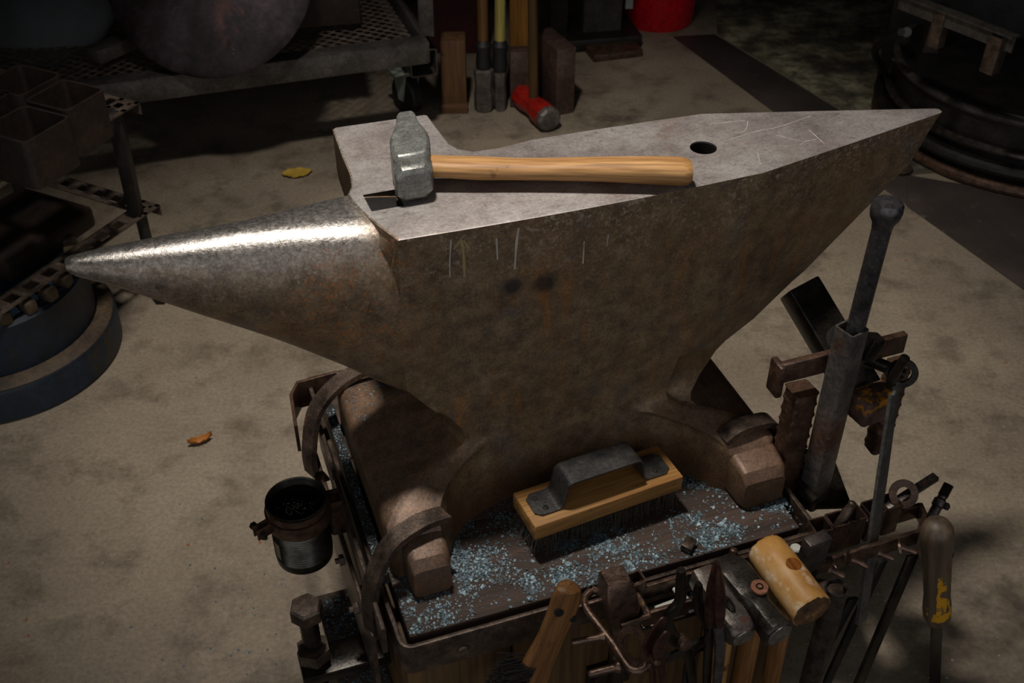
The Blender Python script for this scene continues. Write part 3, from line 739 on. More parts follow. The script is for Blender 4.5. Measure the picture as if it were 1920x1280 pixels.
# heavy black square bar (a bottom stake) lying across the bracket
a0 = Zp(1480, 545, .615); a1 = Zp(1545, 525, .618)
wv = (a1-a0); wv.z = .012; W_ = .047; wv = wv.normalized()
end = Zp(1566, 690, .545); ax_ = (end-a0).normalized()
wv = (wv-ax_*wv.dot(ax_)).normalized(); nv = ax_.cross(wv).normalized()
if nv.z > 0: nv = -nv
Ls = (Zp(1600, 745, .50)-a0).length+.02
print('stake len', Ls, (end-a0).length, (a1-a0).length)
bs = tag(obj('square_stake', (lambda bm: (box(bm, a0+ax_*Ls/2+wv*.0235+nv*.022, (Ls, .047, .044), Matrix((ax_, wv, nv)).transposed(), .003, 3), bm)[1])(B()), M_BLACK, None, A, A @ Matrix.Translation(a0)), 'heavy black square steel bar leaning behind the upright socket', 'steel bar')
# flat bar with a ring end hanging from the bracket
fb_ = thing('hanging_flat_bar', 'long grey flat steel bar with a ring end hanging in front of the tool rack', 'steel bar', Yp(1691, 700, -.16))
rc = Yp(1691, 700, -.155)
bm = B(); ringflat(bm, rc, (-.45, -.85, .2), .0195, .0115, .004, 36); obj('ring', bm, M_BLACK, fb_)
q0 = Yp(1676, 738, -.165); q1 = Yp(1614, 1165, -.262)
bm = B(); n_ = 12; rings = []
dd = (q1-q0).normalized(); sd = dd.cross(V(.35, -.9, .2)).normalized(); nn = dd.cross(sd).normalized()
for i in range(n_+1):
    t = i/n_; q = q0.lerp(q1, t); wd = lerp(.0155, .0205, min(1, t*3)); th = .0045
    rings.append([q+sd*a*wd+nn*b*th for a, b in ((-.5, -.5), (.5, -.5), (.5, .5), (-.5, .5))])
loft(bm, rings); bar(bm, rc+dd*.012, q0+dd*.01, .012, .004, up=nn)
obj('flat_blade', bm, M_FLAT, fb_, ang=20)
bm = B(); tube(bm, [Yp(1668, 722, -.150), Yp(1678, 700, -.158), Yp(1697, 671, -.168)], .0062, 12); obj('hook_rod', bm, M_BLACK, stand)
# tin can
can = thing('tin_can', 'ribbed tin can full of dark used oil held in the clamp left of the stand', 'can', (CC.x, CC.y, .312))
prof = [(.0005, .3125), (.035, .3125), (.0375, .315)]
zc = .320; prof += [(.038, .320), (.038, .325)]
for k in range(49):
    z = .327+k*.0011; prof.append((.0378+.0007*sin(k*pi/2), z))
prof += [(.038, .384), (.038, .4175), (.0396, .4185), (.0398, .4205), (.0385, .4212), (.0372, .4190), (.0370, .32)]
def tin_mat():
    k = NT('tinplate'); b = k.noise(30, 5, .7); sx = k.n('ShaderNodeSeparateXYZ'); k.l(k.c, sx.inputs[0])
    k.set('Base Color', k.mix(k.ramp(b, [(.4, 0.0), (.6, 1.0)]), rgb('#38362f'), rgb('#5c5951'))); k.set('Metallic', .85); k.set('Roughness', .33); return k.m
M_TIN = tin_mat()
bm = B(); lathe(bm, prof, (CC.x, CC.y, 0), None, 48, False); obj('can_body', bm, M_TIN, can, ang=60)
bm = B(); lathe(bm, [(.0369, .408), (.0365, .4085), (.0005, .4085)], (CC.x, CC.y, 0), None, 40, False); obj('oil', bm, M_OIL, can)
bm = B(); lathe_closed(bm, [(.0402, .406), (.0402, .4165), (.0386, .4165), (.0386, .406)], (CC.x, CC.y, 0), Matrix.Identity(3), 40); obj('rim_band', bm, M_RUST, can)
rg = random.Random(4); bm = B()
for _ in range(90):
    a = rg.gauss(0, .011); b = rg.gauss(0, .008); s = rg.uniform(.0003, .0009)
    if a*a+b*b > .0010: continue
    c_ = V(CC.x+a-.004, CC.y+b-.004, .4088); r0 = rg.uniform(0, 6)
    bm.faces.new([bm.verts.new(c_+V(s*cos(r0+k*2.1), s*sin(r0+k*2.1), 0)) for k in range(3)])
obj('floating_grit', bm, M_CHALK, can, stuff=True)
bm = B(); rings = []
for a in range(5):
    t = radians(196+a*4); rings.append([V(CC.x+r_*cos(t), CC.y+r_*sin(t), z) for r_, z in ((.0387, .335), (.0387, .364), (.0391, .364), (.0391, .335))])
loft(bm, rings); obj('torn_label', bm, M_LABEL, can)

# wire brush
B0 = Zp(1003, 989, .437); B1 = Zp(1282, 893, .437); Bd = Zp(966, 918, .437)
bx = (B1-B0); bx.z = 0; LB = bx.length; bx.normalize(); by = V(-bx.y, bx.x, 0)
BWd = .066; Bth = .024
brush = thing('wire_brush', 'wooden block wire brush with a grey steel bow handle on the tray beside the anvil', 'brush', (B0+bx*LB/2+by*BWd/2)*1.0-V(0, 0, .437-ZT))
BF = A @ Matrix(((bx.x, by.x, 0, B0.x), (bx.y, by.y, 0, B0.y), (0, 0, 1, .437), (0, 0, 0, 1)))   # x along, y away, z up; origin near-left top edge
bm = B(); box(bm, (LB/2, BWd/2, -Bth/2), (LB, BWd, Bth), None, .0018); obj('brush_block', bm, M_WOODY, brush, BF, BF)
bm = B(); rg = random.Random(3)
for i in range(46):
    for j in range(11):
        for _ in range(3):
            x = .006+(LB-.012)*i/45+rg.gauss(0, .0008); y = .006+(BWd-.012)*j/10+rg.gauss(0, .0008)
            L = .437-Bth-ZT-.002; ex = x+rg.gauss(0, .003)+(rg.gauss(-.006, .005) if i < 2 else 0); ey = y+rg.gauss(0, .003)-(.002 if j < 2 else 0)
            p0 = V(x, y, -Bth+.001); p1 = V(ex, ey, -Bth-L*rg.uniform(.9, 1)); s = .00035
            a_, b_ = [], []
            for k in range(3):
                a_.append(bm.verts.new(p0+V(s*cos(k*2.1), s*sin(k*2.1), 0))); b_.append(bm.verts.new(p1+V(s*cos(k*2.1), s*sin(k*2.1), 0)))
            for k in range(3): bm.faces.new((a_[k], a_[(k+1) % 3], b_[(k+1) % 3], b_[k]))
obj('bristles', bm, M_BRISTLE, brush, BF, BF, stuff=True)
# bow handle: flat strip 40 mm wide
def arc_corner(path, r=.008, n=5):
    out = [Vector(path[0])]
    for i in range(1, len(path)-1):
        a, b, c = map(Vector, path[i-1:i+2]); u = (a-b).normalized(); v = (c-b).normalized()
        s = b+u*r; e = b+v*r
        for k in range(n+1):
            t = k/n; out.append((1-t)**2*s+2*t*(1-t)*b+t*t*e)
    out.append(Vector(path[-1])); return out
hy = BWd*.5; hz = .040
path = [(.009, hy, .0012), (.046, hy, .0012), (.053, hy, hz), (.158, hy, hz), (.163, hy, .0012), (LB-.010, hy, .0012)]
P_ = arc_corner(path, .009); rings = []; n = len(P_)
for i, q in enumerate(P_):
    d = (P_[min(i+1, n-1)]-P_[max(i-1, 0)]).normalized(); nn = V(-d.z, 0, d.x); wd = .040
    if i == 0: wd = .026
    if i == n-1: wd = .026
    rings.append([q+V(0, a*wd, 0)+nn*b*.0024 for a, b in ((-.5, -.5), (.5, -.5), (.5, .5), (-.5, .5))])
# insert chamfer rings
c0 = P_[0]+(P_[1]-P_[0]).normalized()*.008; rings.insert(1, [c0+V(0, a*.040, b*.0024) for a, b in ((-.5, -.5), (.5, -.5), (.5, .5), (-.5, .5))])
c1 = P_[-1]-(P_[-1]-P_[-2]).normalized()*.008; rings.insert(len(rings)-1, [c1+V(0, a*.040, b*.0024) for a, b in ((-.5, -.5), (.5, -.5), (.5, .5), (-.5, .5))])
bm = B(); loft(bm, rings); bev(bm, [e for e in bm.edges if e.is_manifold and e.calc_face_angle(0) > .9], .0005, 1)
M_BOW = metal('blued_strap_steel', '#2d2c2c', '#4f4b48', '#8a521f', .70, 40, .5, (.35, .55))
obj('bow_handle', bm, M_BOW, brush, BF, BF)
for sx, sy in ((.026, hy-.010), (.020, hy+.010), (LB-.030, hy-.010), (LB-.026, hy+.010)):
    bm = B(); lathe(bm, [(.0042, 0), (.0038, .0012), (.0005, .0014)], (sx, sy, .0024), None, 16)
    obj('screw', bm, M_DARK, brush, BF, BF)
# square steel offcut on the tray
oc = tag(obj('steel_offcut', (lambda bm: (box(bm, Zp(1291, 1020, ZT+.008), (.020, .014, .009), Matrix.Rotation(.7, 3, 'Z') @ Matrix.Rotation(.15, 3, 'X'), .001), bm)[1])(B()), M_BROWN, None, A, A @ Matrix.Translation(Zp(1291, 1020, ZT+.008))), 'small square steel offcut lying on the scale-covered tray', 'offcut')
# mill scale flakes: nobody could count them
rg = random.Random(11)
def flakes(n, region, name, label, zfun, smax=.0035, dens=None):
    bm = B(); c = 0; tries = 0
    while c < n and tries < n*12:
        tries += 1; x = rg.uniform(region[0], region[1]); y = rg.uniform(region[2], region[3])
        if dens and rg.random() > dens(x, y): continue
        z = zfun(x, y)
        if z is None: continue
        z, nrm = z; s = min(smax, .0006+abs(rg.gauss(0, smax*.32)))*(1 if rg.random() > .02 else 2.0)
        m = Matrix.Rotation(rg.uniform(0, 6.28), 3, 'Z') @ Matrix.Rotation(rg.gauss(0, .22), 3, 'X') @ Matrix.Rotation(rg.gauss(0, .22), 3, 'Y')
        if nrm is not None: m = nrm.to_track_quat('Z', 'Y').to_matrix() @ m
        k = rg.choice((3, 4, 4, 5)); base = V(x, y, z)+(nrm or V(0, 0, 1))*(s*.22+.0002)
        vs_ = [bm.verts.new(base+m @ V(s*rg.uniform(.6, 1.2)*cos(6.283*q/k), s*rg.uniform(.6, 1.2)*sin(6.283*q/k), 0)) for q in range(k)]
        bm.faces.new(vs_); c += 1
    o = obj(name, bm, M_SCALE, None, A, A @ Matrix.Translation(((region[0]+region[1])/2, (region[2]+region[3])/2, region_z)), stuff=True)
    tag(o, label, 'scale'); return o
region_z = ZT
def trayz(x, y):
    h_ = ANV_BVH.ray_cast(V(x, y, ZT+.001), V(0, 0, 1), .06)
    if h_[0] is not None: return None
    return (ZT, None)
def dtray(x, y):
    v = noise.noise(V(x*16, y*16, 3))*.5+.5; v2 = noise.noise(V(x*45, y*45, 9))*.5+.5
    d = max(0, min(1, (v-.40)*5))*max(.12, min(1, (v2-.35)*4))
    return d*(.9 if y < 0 else .55)+.05
flakes(14000, (-.058, .478, -.170, .03), 'mill_scale', 'blue-grey mill scale flakes scattered over the dark tray boards around the anvil feet', trayz, .0030, dtray)
def footz(x, y):
    h_ = ANV_BVH.ray_cast(V(x, y, .62), V(0, 0, -1), .3)
    up_ = ANV_BVH.ray_cast(V(x, y, .62), V(0, 0, 1), .3)
    if h_[0] is None or h_[1].z < .55 or h_[0].z > .50: return None
    return (h_[0].z, h_[1])
flakes(420, (-.06, .10, -.11, .26), 'mill_scale', 'sparse pale scale flecks sprinkled on the left foot of the anvil', footz, .0018, lambda x, y: .3+.7*(y > .05))
def barz(x, y): return (.3992 if y > -.09 else .395, None)
flakes(500, (-.0735, -.0610, -.088, .27), 'mill_scale', 'pale scale dust lying along the square bar on the left edge of the stand', barz, .0016, None)
flakes(1500, (-.137, -.074, -.14, .10), 'mill_scale', 'scale flakes fallen on the low ledge left of the stand behind the levelling bolt', lambda x, y: (.156, None), .0028, None)
flakes(260, (.220, .325, -.235, -.207), 'mill_scale', 'scale flakes caught on the narrow rack ledge beneath the white soapstone sticks', lambda x, y: (.355, None), .002, None)
# ================================================================ TOOLS in the rack
def octhead(bm, p0, p1, prof, up=(0, 0, 1)):
    """prof rows: (t 0..1, half width, half height, corner cut) along p0->p1"""
    p0 = Vector(p0); p1 = Vector(p1); M = frame(p1-p0, up); L = (p1-p0).length; rg_ = []
    for t, hw, hh, c_ in prof:
        o_ = [(-hw+c_, -hh), (hw-c_, -hh), (hw, -hh+c_), (hw, hh-c_), (hw-c_, hh), (-hw+c_, hh), (-hw, hh-c_), (-hw, -hh+c_)]
        rg_.append([p0+M @ V(t*L, a, b) for a, b in o_])
    loft(bm, rg_)
def grip(p0, p1, w0_, w1_, mat, parent, n=16, flat=.75, name='handle'):
    F = alongx(p0, p1); L = (Vector(p1)-Vector(p0)).length; bm = B(); rg_ = []
    for i in range(13):
        t = i/12; w_ = lerp(w0_, w1_, ease(t))*(1+.06*sin(t*7))
        if i == 12: w_ *= .8
        rg_.append([V(t*L, w_*cos(2*pi*k/n), w_*flat*sin(2*pi*k/n)) for k in range(n)])
    loft(bm, rg_); return obj(name, bm, mat, parent, F, F)
# straight-peen hammer with round plugged eye
c0 = Zp(1352, 1052, .418); c1 = Zp(1462, 1190, .410)
t2 = thing('rack_hammer', 'octagonal-faced steel hammer with a copper-coloured wedge, beside the rawhide mallet in the rack', 'hammer', (c0+c1)/2, group='hammers hanging in the tool rack')
bm = B(); octhead(bm, c0, c1, [(0, .0115, .012, .004), (.03, .0135, .014, .004), (.12, .0185, .017, .003), (.22, .0205, .018, .0025), (.52, .0195, .018, .0025), (.60, .0165, .0165, .004), (.66, .0150, .0155, .0055), (.86, .0165, .0165, .006), (.94, .0185, .0180, .0075), (.985, .0185, .0180, .0075), (1.0, .0165, .0160, .0075)])
bev(bm, bm.edges[:], .0008, 1)
obj('hammer_head', bm, M_DARK, t2, ang=30)
M2 = frame(c1-c0)
bm = B(); lathe(bm, [(.0162, 0), (.0160, .0012), (.0005, .0014)], c1, zto(c1-c0), 24); obj('struck_face', bm, M_HBRIGHT, t2)
ep = Zp(1424, 1100, .4345)
bm = B(); lathe(bm, [(.0104, -.002), (.0104, .0006), (.0100, .001), (.0004, .001)], ep, M2, 24); obj('eye_plug', bm, metal('coppery_wedge', '#7a4a30', '#a8735a', '#5a3a28', .6, 200, .3, (.4, .6)), t2)
bm = B(); ringflat(bm, ep+V(0, 0, .0008), (0, 0, 1), .0045, .0030, .0022, 16); obj('wedge_ring', bm, M_BLACK, t2)
grip(V(ep.x, ep.y, .400), V(ep.x+.006, ep.y+.004, .10), .0125, .016, M_WOODB, t2)
# lower hammer
c0 = Zp(1312, 1075, .412); c1 = Zp(1394, 1195, .400)
t1 = thing('rack_hammer', 'rust-mottled steel hammer with a sloping flat face, left of the octagonal-faced hammer', 'hammer', (c0+c1)/2, group='hammers hanging in the tool rack')
bm = B(); octhead(bm, c0, c1, [(0, .0135, .015, .002), (.25, .0165, .016, .002), (.6, .0175, .0165, .002), (.86, .0170, .0165, .0035), (.97, .0160, .0155, .006), (1, .0140, .0135, .006)])
bev(bm, bm.edges[:], .0008, 1)
obj('hammer_head', bm, M_RUSTY2, t1, ang=30) if 'M_RUSTY2' in globals() else obj('hammer_head', bm, metal('mottled_hammer_steel', '#4a413c', '#7b726b', '#6d3a28', .56, 45, .6, (.3, .5), speck='#a09890'), t1, ang=30)
bm = B(); lathe(bm, [(.0145, 0), (.0142, .001), (.0005, .0012)], c1, zto(c1-c0), 8); obj('struck_face', bm, M_HBRIGHT, t1)
ep = Zp(1366, 1131, .4225)
bm = B(); M1 = frame(c1-c0); rg_ = [[ep+M1 @ V(.0125*cos(2*pi*k/20)*s_, .0052*sin(2*pi*k/20)*s_, h_) for k in range(20)] for s_, h_ in ((1, -.003), (1, .0008), (.9, .0014))]; loft(bm, rg_); obj('handle_end', bm, M_BLACK, t1)
grip(V(ep.x, ep.y, .392), V(ep.x+.004, ep.y, .08), .0145, .0175, M_WOODY, t1)
# rawhide mallet
def raw_mat():
    k = NT('rawhide'); a = k.noise(16, 6, .7, k.map((.5, 1, 1))); b = k.noise(70, 5, .7)
    col = k.ramp(a, [(.3, rgb('#a06a2e')), (.5, rgb('#c48f4c')), (.72, rgb('#d9b685'))])
    col = k.mix(k.ramp(b, [(.60, 0.0), (.72, .6)]), col, rgb('#8f6230')); col = k.mix(k.ramp(k.noise(30, 5, .7), [(.58, 0.0), (.68, .6)]), col, rgb('#efe0c8'))
    k.set('Base Color', col); k.set('Roughness', .45); k.bump(b, .35, .0008); return k.m
def rawend():
    k = NT('rawhide_end'); b = k.noise(50, 6, .75); k.set('Base Color', k.ramp(b, [(.35, rgb('#2e1e12')), (.55, rgb('#5b3d22')), (.72, rgb('#9a7442'))])); k.set('Roughness', .8); k.bump(b, .8, .003); return k.m
c0 = Zp(1433, 1026, .422); c1 = Zp(1522, 1146, .418)
ml = thing('rawhide_mallet', 'tan rawhide mallet with a frayed dark end resting on the right end of the rack', 'mallet', (c0+c1)/2)
L = (c1-c0).length; F = alongx(c0, c1); rg_ = []; rr_ = random.Random(2); bm = B()
for i, (t, r) in enumerate([(0, .019), (.01, .0225), (.05, .0245), (.3, .0258), (.6, .0262), (.9, .0258), (.96, .0262), (.985, .0262), (1.0, .0245)]):
    rg_.append([V(t*L+(.0022*noise.noise(V(k*.7, i, 1)) if i > 6 or i < 2 else 0), (r+(.0012*noise.noise(V(k*.9, i*3, 4)) if i > 5 or i < 3 else 0))*cos(2*pi*k/40), (r)*sin(2*pi*k/40)) for k in range(40)])
loft(bm, rg_, False); bm.faces.new(list(reversed([v for v in bm.verts if v.index < 0] or []))) if False else None
obj('mallet_head', bm, raw_mat(), ml, F, F, ang=60)
bm = B(); lathe(bm, [(.0245, -.0004), (.020, -.0012), (.012, -.0006), (.004, -.0014), (.0003, -.001)], V(L, 0, 0), zto((1, 0, 0)), 40)
obj('mallet_end', bm, rawend(), ml, F, F)
bm = B(); lathe(bm, [(.0195, .0005), (.010, .0012), (.0003, .001)], V(0, 0, 0), zto((1, 0, 0)), 40); obj('mallet_end', bm, bpy.data.materials['rawhide_end'], ml, F, F)
ep = Zp(1488, 1057, .4455); eq = F.inverted() @ (A @ ep)
ang_ = math.atan2(eq.z, eq.y); nrm = V(0, cos(ang_), sin(ang_)); ctr = V(eq.x, .0262*cos(ang_), .0262*sin(ang_))
bm = B(); lathe(bm, [(.0092, -.004), (.0092, .0004), (.0005, .0010)], ctr, zto(nrm), 28); obj('handle_end', bm, wood('mallet_peg_wood', '#6b3a12', '#a8662a', 3, .45), ml, F, F)
grip(V(ep.x+.001, ep.y-.002, .396), V(ep.x+.008, ep.y, .10), .0115, .0145, M_WOODB, ml)
# hardie cutter block in the left square frame
hb = thing('hardie_cutter', 'thick tapered steel hardie block standing in the left end of the rack', 'anvil tool', (.186, -.220, .33))
def ringq(zc_, cx, cy, wx, wy, n=4): return None
bm = B(); rg_ = []
for z, cx, cy, wx, wy in [(.300, .190, -.226, .016, .016), (.345, .190, -.226, .019, .019), (.360, .190, -.225, .027, .028), (.395, .188, -.224, .040, .038), (.415, .186, -.222, .041, .037), (.440, .183, -.218, .033, .031), (.444, .183, -.218, .028, .026)]:
    rg_.append([V(cx, cy, z)+V(a, b, 0) for a, b in rect(wx, wy, min(wx, wy)*.12)])
loft(bm, rg_); obj('hardie_block', bm, M_BRONZE, hb, ang=30)
bm = B(); rg_ = []
for z, w_ in [(.18, .015), (.30, .0165)]:
    rg_.append([V(.191, -.227, z)+V(a, b, 0) for a, b in rect(w_, w_, .002)])
loft(bm, rg_); obj('hardie_shank', bm, M_BLACK, hb, ang=30)
# plain rectangular set tool right of the mallet
ct = Zp(1532, 1006, .432)
stl = thing('block_tool', 'plain rectangular grey steel hardie tool standing right of the rawhide mallet', 'anvil tool', (ct.x, ct.y, .36))
bm = B(); box(bm, (ct.x, ct.y, .402), (.034, .017, .060), Matrix.Rotation(.12, 3, 'Z') @ Matrix.Rotation(.05, 3, 'X'), .0022); obj('tool_block', bm, metal('set_tool_steel', '#3a322f', '#5f5652', None, .7, 50, .55, (.38, .5)), stl)
bm = B(); box(bm, (ct.x, ct.y, .335), (.018, .014, .08), None, .001); obj('tool_shank', bm, M_BLACK, stl)
cs = Zp(1552, 1096, .375)
bm = B(); box(bm, (cs.x, cs.y, .366), (.040, .024, .012), Matrix.Rotation(-.5, 3, 'Z'), .002); obj('rack_plate', bm, M_BROWN, stand)
# short pipe
pc = Zp(1569, 1101, .378)
pp = thing('steel_pipe', 'open-topped round steel pipe hanging under the right pegs of the rack', 'pipe', (pc.x, pc.y, .24))
bm = B(); lathe_closed(bm, [(.0145, .13), (.0145, .378), (.0125, .378), (.0125, .13)], (pc.x, pc.y, 0), Matrix.Identity(3), 28); obj('pipe_body', bm, M_DARK, pp)
# loose bars and rods standing in the socket tubes
def rodthing(label, p0, p1, r, mat, sq=False, cat='rod', name='rack_rod_loose', mush=False):
    p0 = Vector(p0); p1 = Vector(p1); F = alongx(p0, p1); L = (p1-p0).length; bm = B()
    if sq: box(bm, (L/2, 0, 0), (L, r*2, r*1.4), None, .001)
    elif mush: lathe(bm, [(r*.9, 0), (r, .002), (r, L-.01), (r*.85, L-.006), (r*1.0, L-.002), (r*.6, L)], (0, 0, 0), zto((1, 0, 0)), 16)
    else: lathe(bm, [(r*.9, 0), (r, .001), (r, L-.0015), (r*.8, L)], (0, 0, 0), zto((1, 0, 0)), 16)
    return tag(obj(name, bm, mat, None, F, F), label, cat)
rodthing('short brown punch leaning out of the second socket tube of the rack', Zp(1566, 992, .382), Zp(1601, 941, .425), .0062, M_BROWN, name='punch', mush=True)
rodthing('square-section steel rod leaning out of the rack beside the flat washer', Zp(1650, 960, .385), Zp(1755, 893, .41), .0058, M_DARK, True, name='chisel', cat='chisel')
wsr = Zp(1694, 926, .405)
bm = B(); ringflat(bm, (0, 0, 0), (-.25, -.75, .6), .0195, .0095, .003, 36)
tag(obj('washer', bm, M_RUST, None, A @ Matrix.Translation(wsr), A @ Matrix.Translation(wsr)), 'large brown flat washer standing on edge at the right end of the rack', 'washer')
th_ = thing('threaded_rod', 'short rod with a black threaded end leaning at the far right of the rack', 'rod', Zp(1735, 985, .36))
p0 = Zp(1738, 985, .37); p1 = Zp(1779, 908, .41); d_ = (p1-p0).normalized(); L = (p1-p0).length
bm = B(); lathe(bm, [(.006, 0), (.0068, .002), (.0068, L*.45), (.0085, L*.48), (.0085, L*.62), (.006, L*.66), (.006, L*.72)], p0, zto(d_), 14); obj('rod_shank', bm, M_DARK, th_)
bm = B(); lathe(bm, [(.0072-.0009*(k % 2), L*.72+k*L*.28/14) for k in range(15)], p0, zto(d_), 14); obj('thread', bm, M_BLACK, th_)
bm = B(); lathe(bm, [(.003, 0), (.005, .002), (.005, .006), (.002, .008)], p0+d_*L*.5+V(.006, -.004, 0), zto((.7, -.5, .1)), 10); obj('rod_knob', bm, M_DARK, th_)
# wooden handled rasp hanging at the far right
h0 = Yp(1757, 980, -.262); h1 = Yp(1757, 1162, -.262)
rasp = thing('handled_tool', 'worn wooden tool handle with flaking yellow paint hanging at the far right of the rack', 'hand tool', h0.lerp(h1, .5))
def yel():
    k = NT('yellow_flaked_handle'); b = k.noise(30, 6, .7); w_ = k.noise(1, 6, .65, k.map((60, 60, 3)), .5)
    col = k.ramp(w_, [(.35, rgb('#41352a')), (.65, rgb('#6a5846'))])
    sx = k.n('ShaderNodeSeparateXYZ'); k.l(k.c, sx.inputs[0])
    z_ = k.ramp(sx.outputs[2], [(.10, .0), (.14, .9), (.38, 1.0), (.62, .85), (.72, .0)])  # replaced below
    zr = k.n('ShaderNodeMapRange'); zr.inputs[1].default_value = 0; zr.inputs[2].default_value = (h1-h0).length; k.l(sx.outputs[2], zr.inputs[0])
    band = k.math('MULTIPLY', k.ramp(zr.outputs[0], [(.32, 0.0), (.40, 1.0), (.88, 1.0), (.97, .3)]), k.ramp(k.noise(1, 3, .6, k.map((45, 45, 9))), [(.38, 0.0), (.52, 1.0)]))
    side = k.ramp(k.math('MULTIPLY_ADD', sx.outputs[0], 25.0, .5), [(.40, 1.0), (.62, .0)])
    g = k.ramp(k.math('MULTIPLY_ADD', b, 1.0, k.math('MULTIPLY_ADD', band, .5, -.5)), [(.46, 0.0), (.50, 1.0)])
    k.set('Base Color', k.mix(g, col, rgb('#c08a14'))); k.set('Roughness', .5); k.bump(b, .3, .0006); return k.m
d_ = (h1-h0).normalized(); L = (h1-h0).length
FH = A @ (Matrix.Translation(h0) @ zto(d_).to_4x4())
bm = B(); lathe(bm, [(.0008, 0), (.010, .001), (.0165, .006), (.0200, .014), (.0212, .026), (.0205, .045), (.0190, .065), (.0175, L*.6), (.0172, L*.72), (.0185, L*.80), (.0192, L*.88), (.0185, L*.94), (.0140, L), (.0015, L)], (0, 0, 0), None, 32)
obj('tool_grip', bm, yel(), rasp, FH, FH, ang=60)
hole = h0.lerp(h1, .27)+V(.62, -.66, .10).normalized()*.0192; bm = B(); lathe(bm, [(.0034, -.003), (.0034, .0009), (.0004, .0009)], hole, zto((.62, -.66, .1)), 16); obj('hanging_hole_shade', bm, M_simple('hole_shade', '#0d0a08', .9), rasp)  # raised near-black disc stands in for the shaded hanging hole
e1 = Yp(1752, 1290, -.255)
bm = B(); bar(bm, h1-d_*.008, e1, .020, .004, up=(.2, -1, .2)); obj('tool_blade', bm, M_BLACK, rasp)
# long black bar hanging left of it
b0 = Yp(1712, 1040, -.245); b1 = Yp(1606, 1290, -.275)
bm = B(); Fb = alongx(b0, b1, (.2, -1, .2)); Lb = (b1-b0).length; box(bm, (Lb/2, 0, 0), (Lb, .019, .006), None, .0012)
tag(obj('long_black_bar', bm, M_BLACK, None, Fb, Fb), 'long black flat bar hanging between the grey flat bar and the yellow handle', 'steel bar')
# dark hanging handles under the mallet
for (u0, v0, u1, v1, wd, lab) in ((1655, 1050, 1545, 1290, .016, 'dark flat bar hanging directly behind the grey flat bar under the rack'), (1600, 1120, 1500, 1300, .018, 'broad dark steel bar hanging right below the open steel pipe')):
    b0 = Yp(u0, v0, -.222); b1 = Yp(u1, v1, -.24); Fb = alongx(b0, b1, (.2, -1, .2)); Lb = (b1-b0).length
    bm = B(); box(bm, (Lb/2, 0, 0), (Lb, wd, .006), None, .0012); tag(obj('hanging_bar', bm, M_BGDARK, None, Fb, Fb), lab, 'steel bar')

# tongs: each jaw and rein pair meets at a rivet
def strip(pts, wds, ths, up, mat, name, parent, sm=5):
    P_ = smoothpath(pts, sm); n = len(P_); W_i = [wds[0]+(wds[-1]-wds[0])*0]*n
    bm = B(); rg_ = []
    for i, q in enumerate(P_):
        t = i/(n-1)*(len(wds)-1); a = int(min(t, len(wds)-2)); f_ = t-a; wd = lerp(wds[a], wds[a+1], f_); th = lerp(ths[a], ths[a+1], f_)
        d = (P_[min(i+1, n-1)]-P_[max(i-1, 0)]).normalized(); sd = Vector(up).cross(d).normalized(); nn = d.cross(sd).normalized()
        sec = rect(wd, th, min(wd, th)*.3)
        rg_.append([q+sd*a_+nn*b_ for a_, b_ in sec])
    loft(bm, rg_); return obj(name, bm, mat, parent)
yk = -.292
def Yt(u, v, y=yk): return Yp(u, v, y)
# black bent-jaw tongs
tg = thing('black_tongs', 'black blacksmith tongs with two bent jaws hooked over the front rack bar', 'tongs', Yt(1285, 1200))
upv = (.15, -1, .3)
strip([Yt(1277, 1068), Yt(1277, 1100), Yt(1274, 1128), Yt(1258, 1148), Yt(1250, 1170), Yt(1262, 1195), Yt(1290, 1222), Yt(1300, 1290)], [.0085, .012, .012, .015, .017, .017, .014, .011], [.009, .011, .010, .007, .006, .006, .007, .007], upv, M_BLACK, 'jaw', tg)
strip([Yt(1311, 1094, yk+.012), Yt(1308, 1120, yk+.012), Yt(1314, 1145, yk+.012), Yt(1330, 1170, yk+.010), Yt(1330, 1200, yk+.006), Yt(1300, 1222, yk+.006), Yt(1285, 1290, yk+.006)], [.006, .013, .013, .016, .019, .017, .011], [.008, .012, .010, .008, .007, .006, .007], upv, M_BLACK, 'jaw', tg)
bm = B(); lathe(bm, [(.0085, -.006), (.0085, .006), (.006, .0085), (.0004, .009)], Yt(1281, 1203, yk-.004), zto((.15, -1, .3)), 16); obj('rivet', bm, M_RUST, tg)
# narrow tongs with long pointed jaws
tp_ = thing('pointed_tongs', 'brown tongs with two long pointed jaws standing upright left of the hammers', 'tongs', Yt(1340, 1180, -.262))
for s, off in ((-1, .006), (1, -.004)):
    bm = B(); q0_ = Yt(1344+s*3, 1049, -.300+off); q1_ = Yt(1340+s*9, 1174, -.312+off); dd = q1_-q0_; L = dd.length
    Mz = zto(dd); rg_ = [[q0_+Mz @ V(r*cos(2*pi*k/8)*.9, r*sin(2*pi*k/8)*.8, h*L) for k in range(8)] for r, h in ((.0006, 0), (.004, .12), (.0085, .4), (.0098, .65), (.0085, .85), (.005, 1))]
    loft(bm, rg_); obj('jaw', bm, metal('tong_brown_steel', '#2e1c17', '#5a3a30', None, .7, 50, .5, (.35, .5)) if s == -1 else bpy.data.materials['tong_brown_steel'], tp_, ang=25)
strip([Yt(1346, 1170, -.312), Yt(1350, 1220, -.312), Yt(1343, 1292, -.312)], [.012, .013, .011], [.007, .007, .007], upv, M_RODM, 'rein', tp_)
strip([Yt(1334, 1170, -.304), Yt(1328, 1220, -.304), Yt(1325, 1292, -.304)], [.010, .011, .010], [.007, .007, .007], upv, M_BLACK, 'rein', tp_)
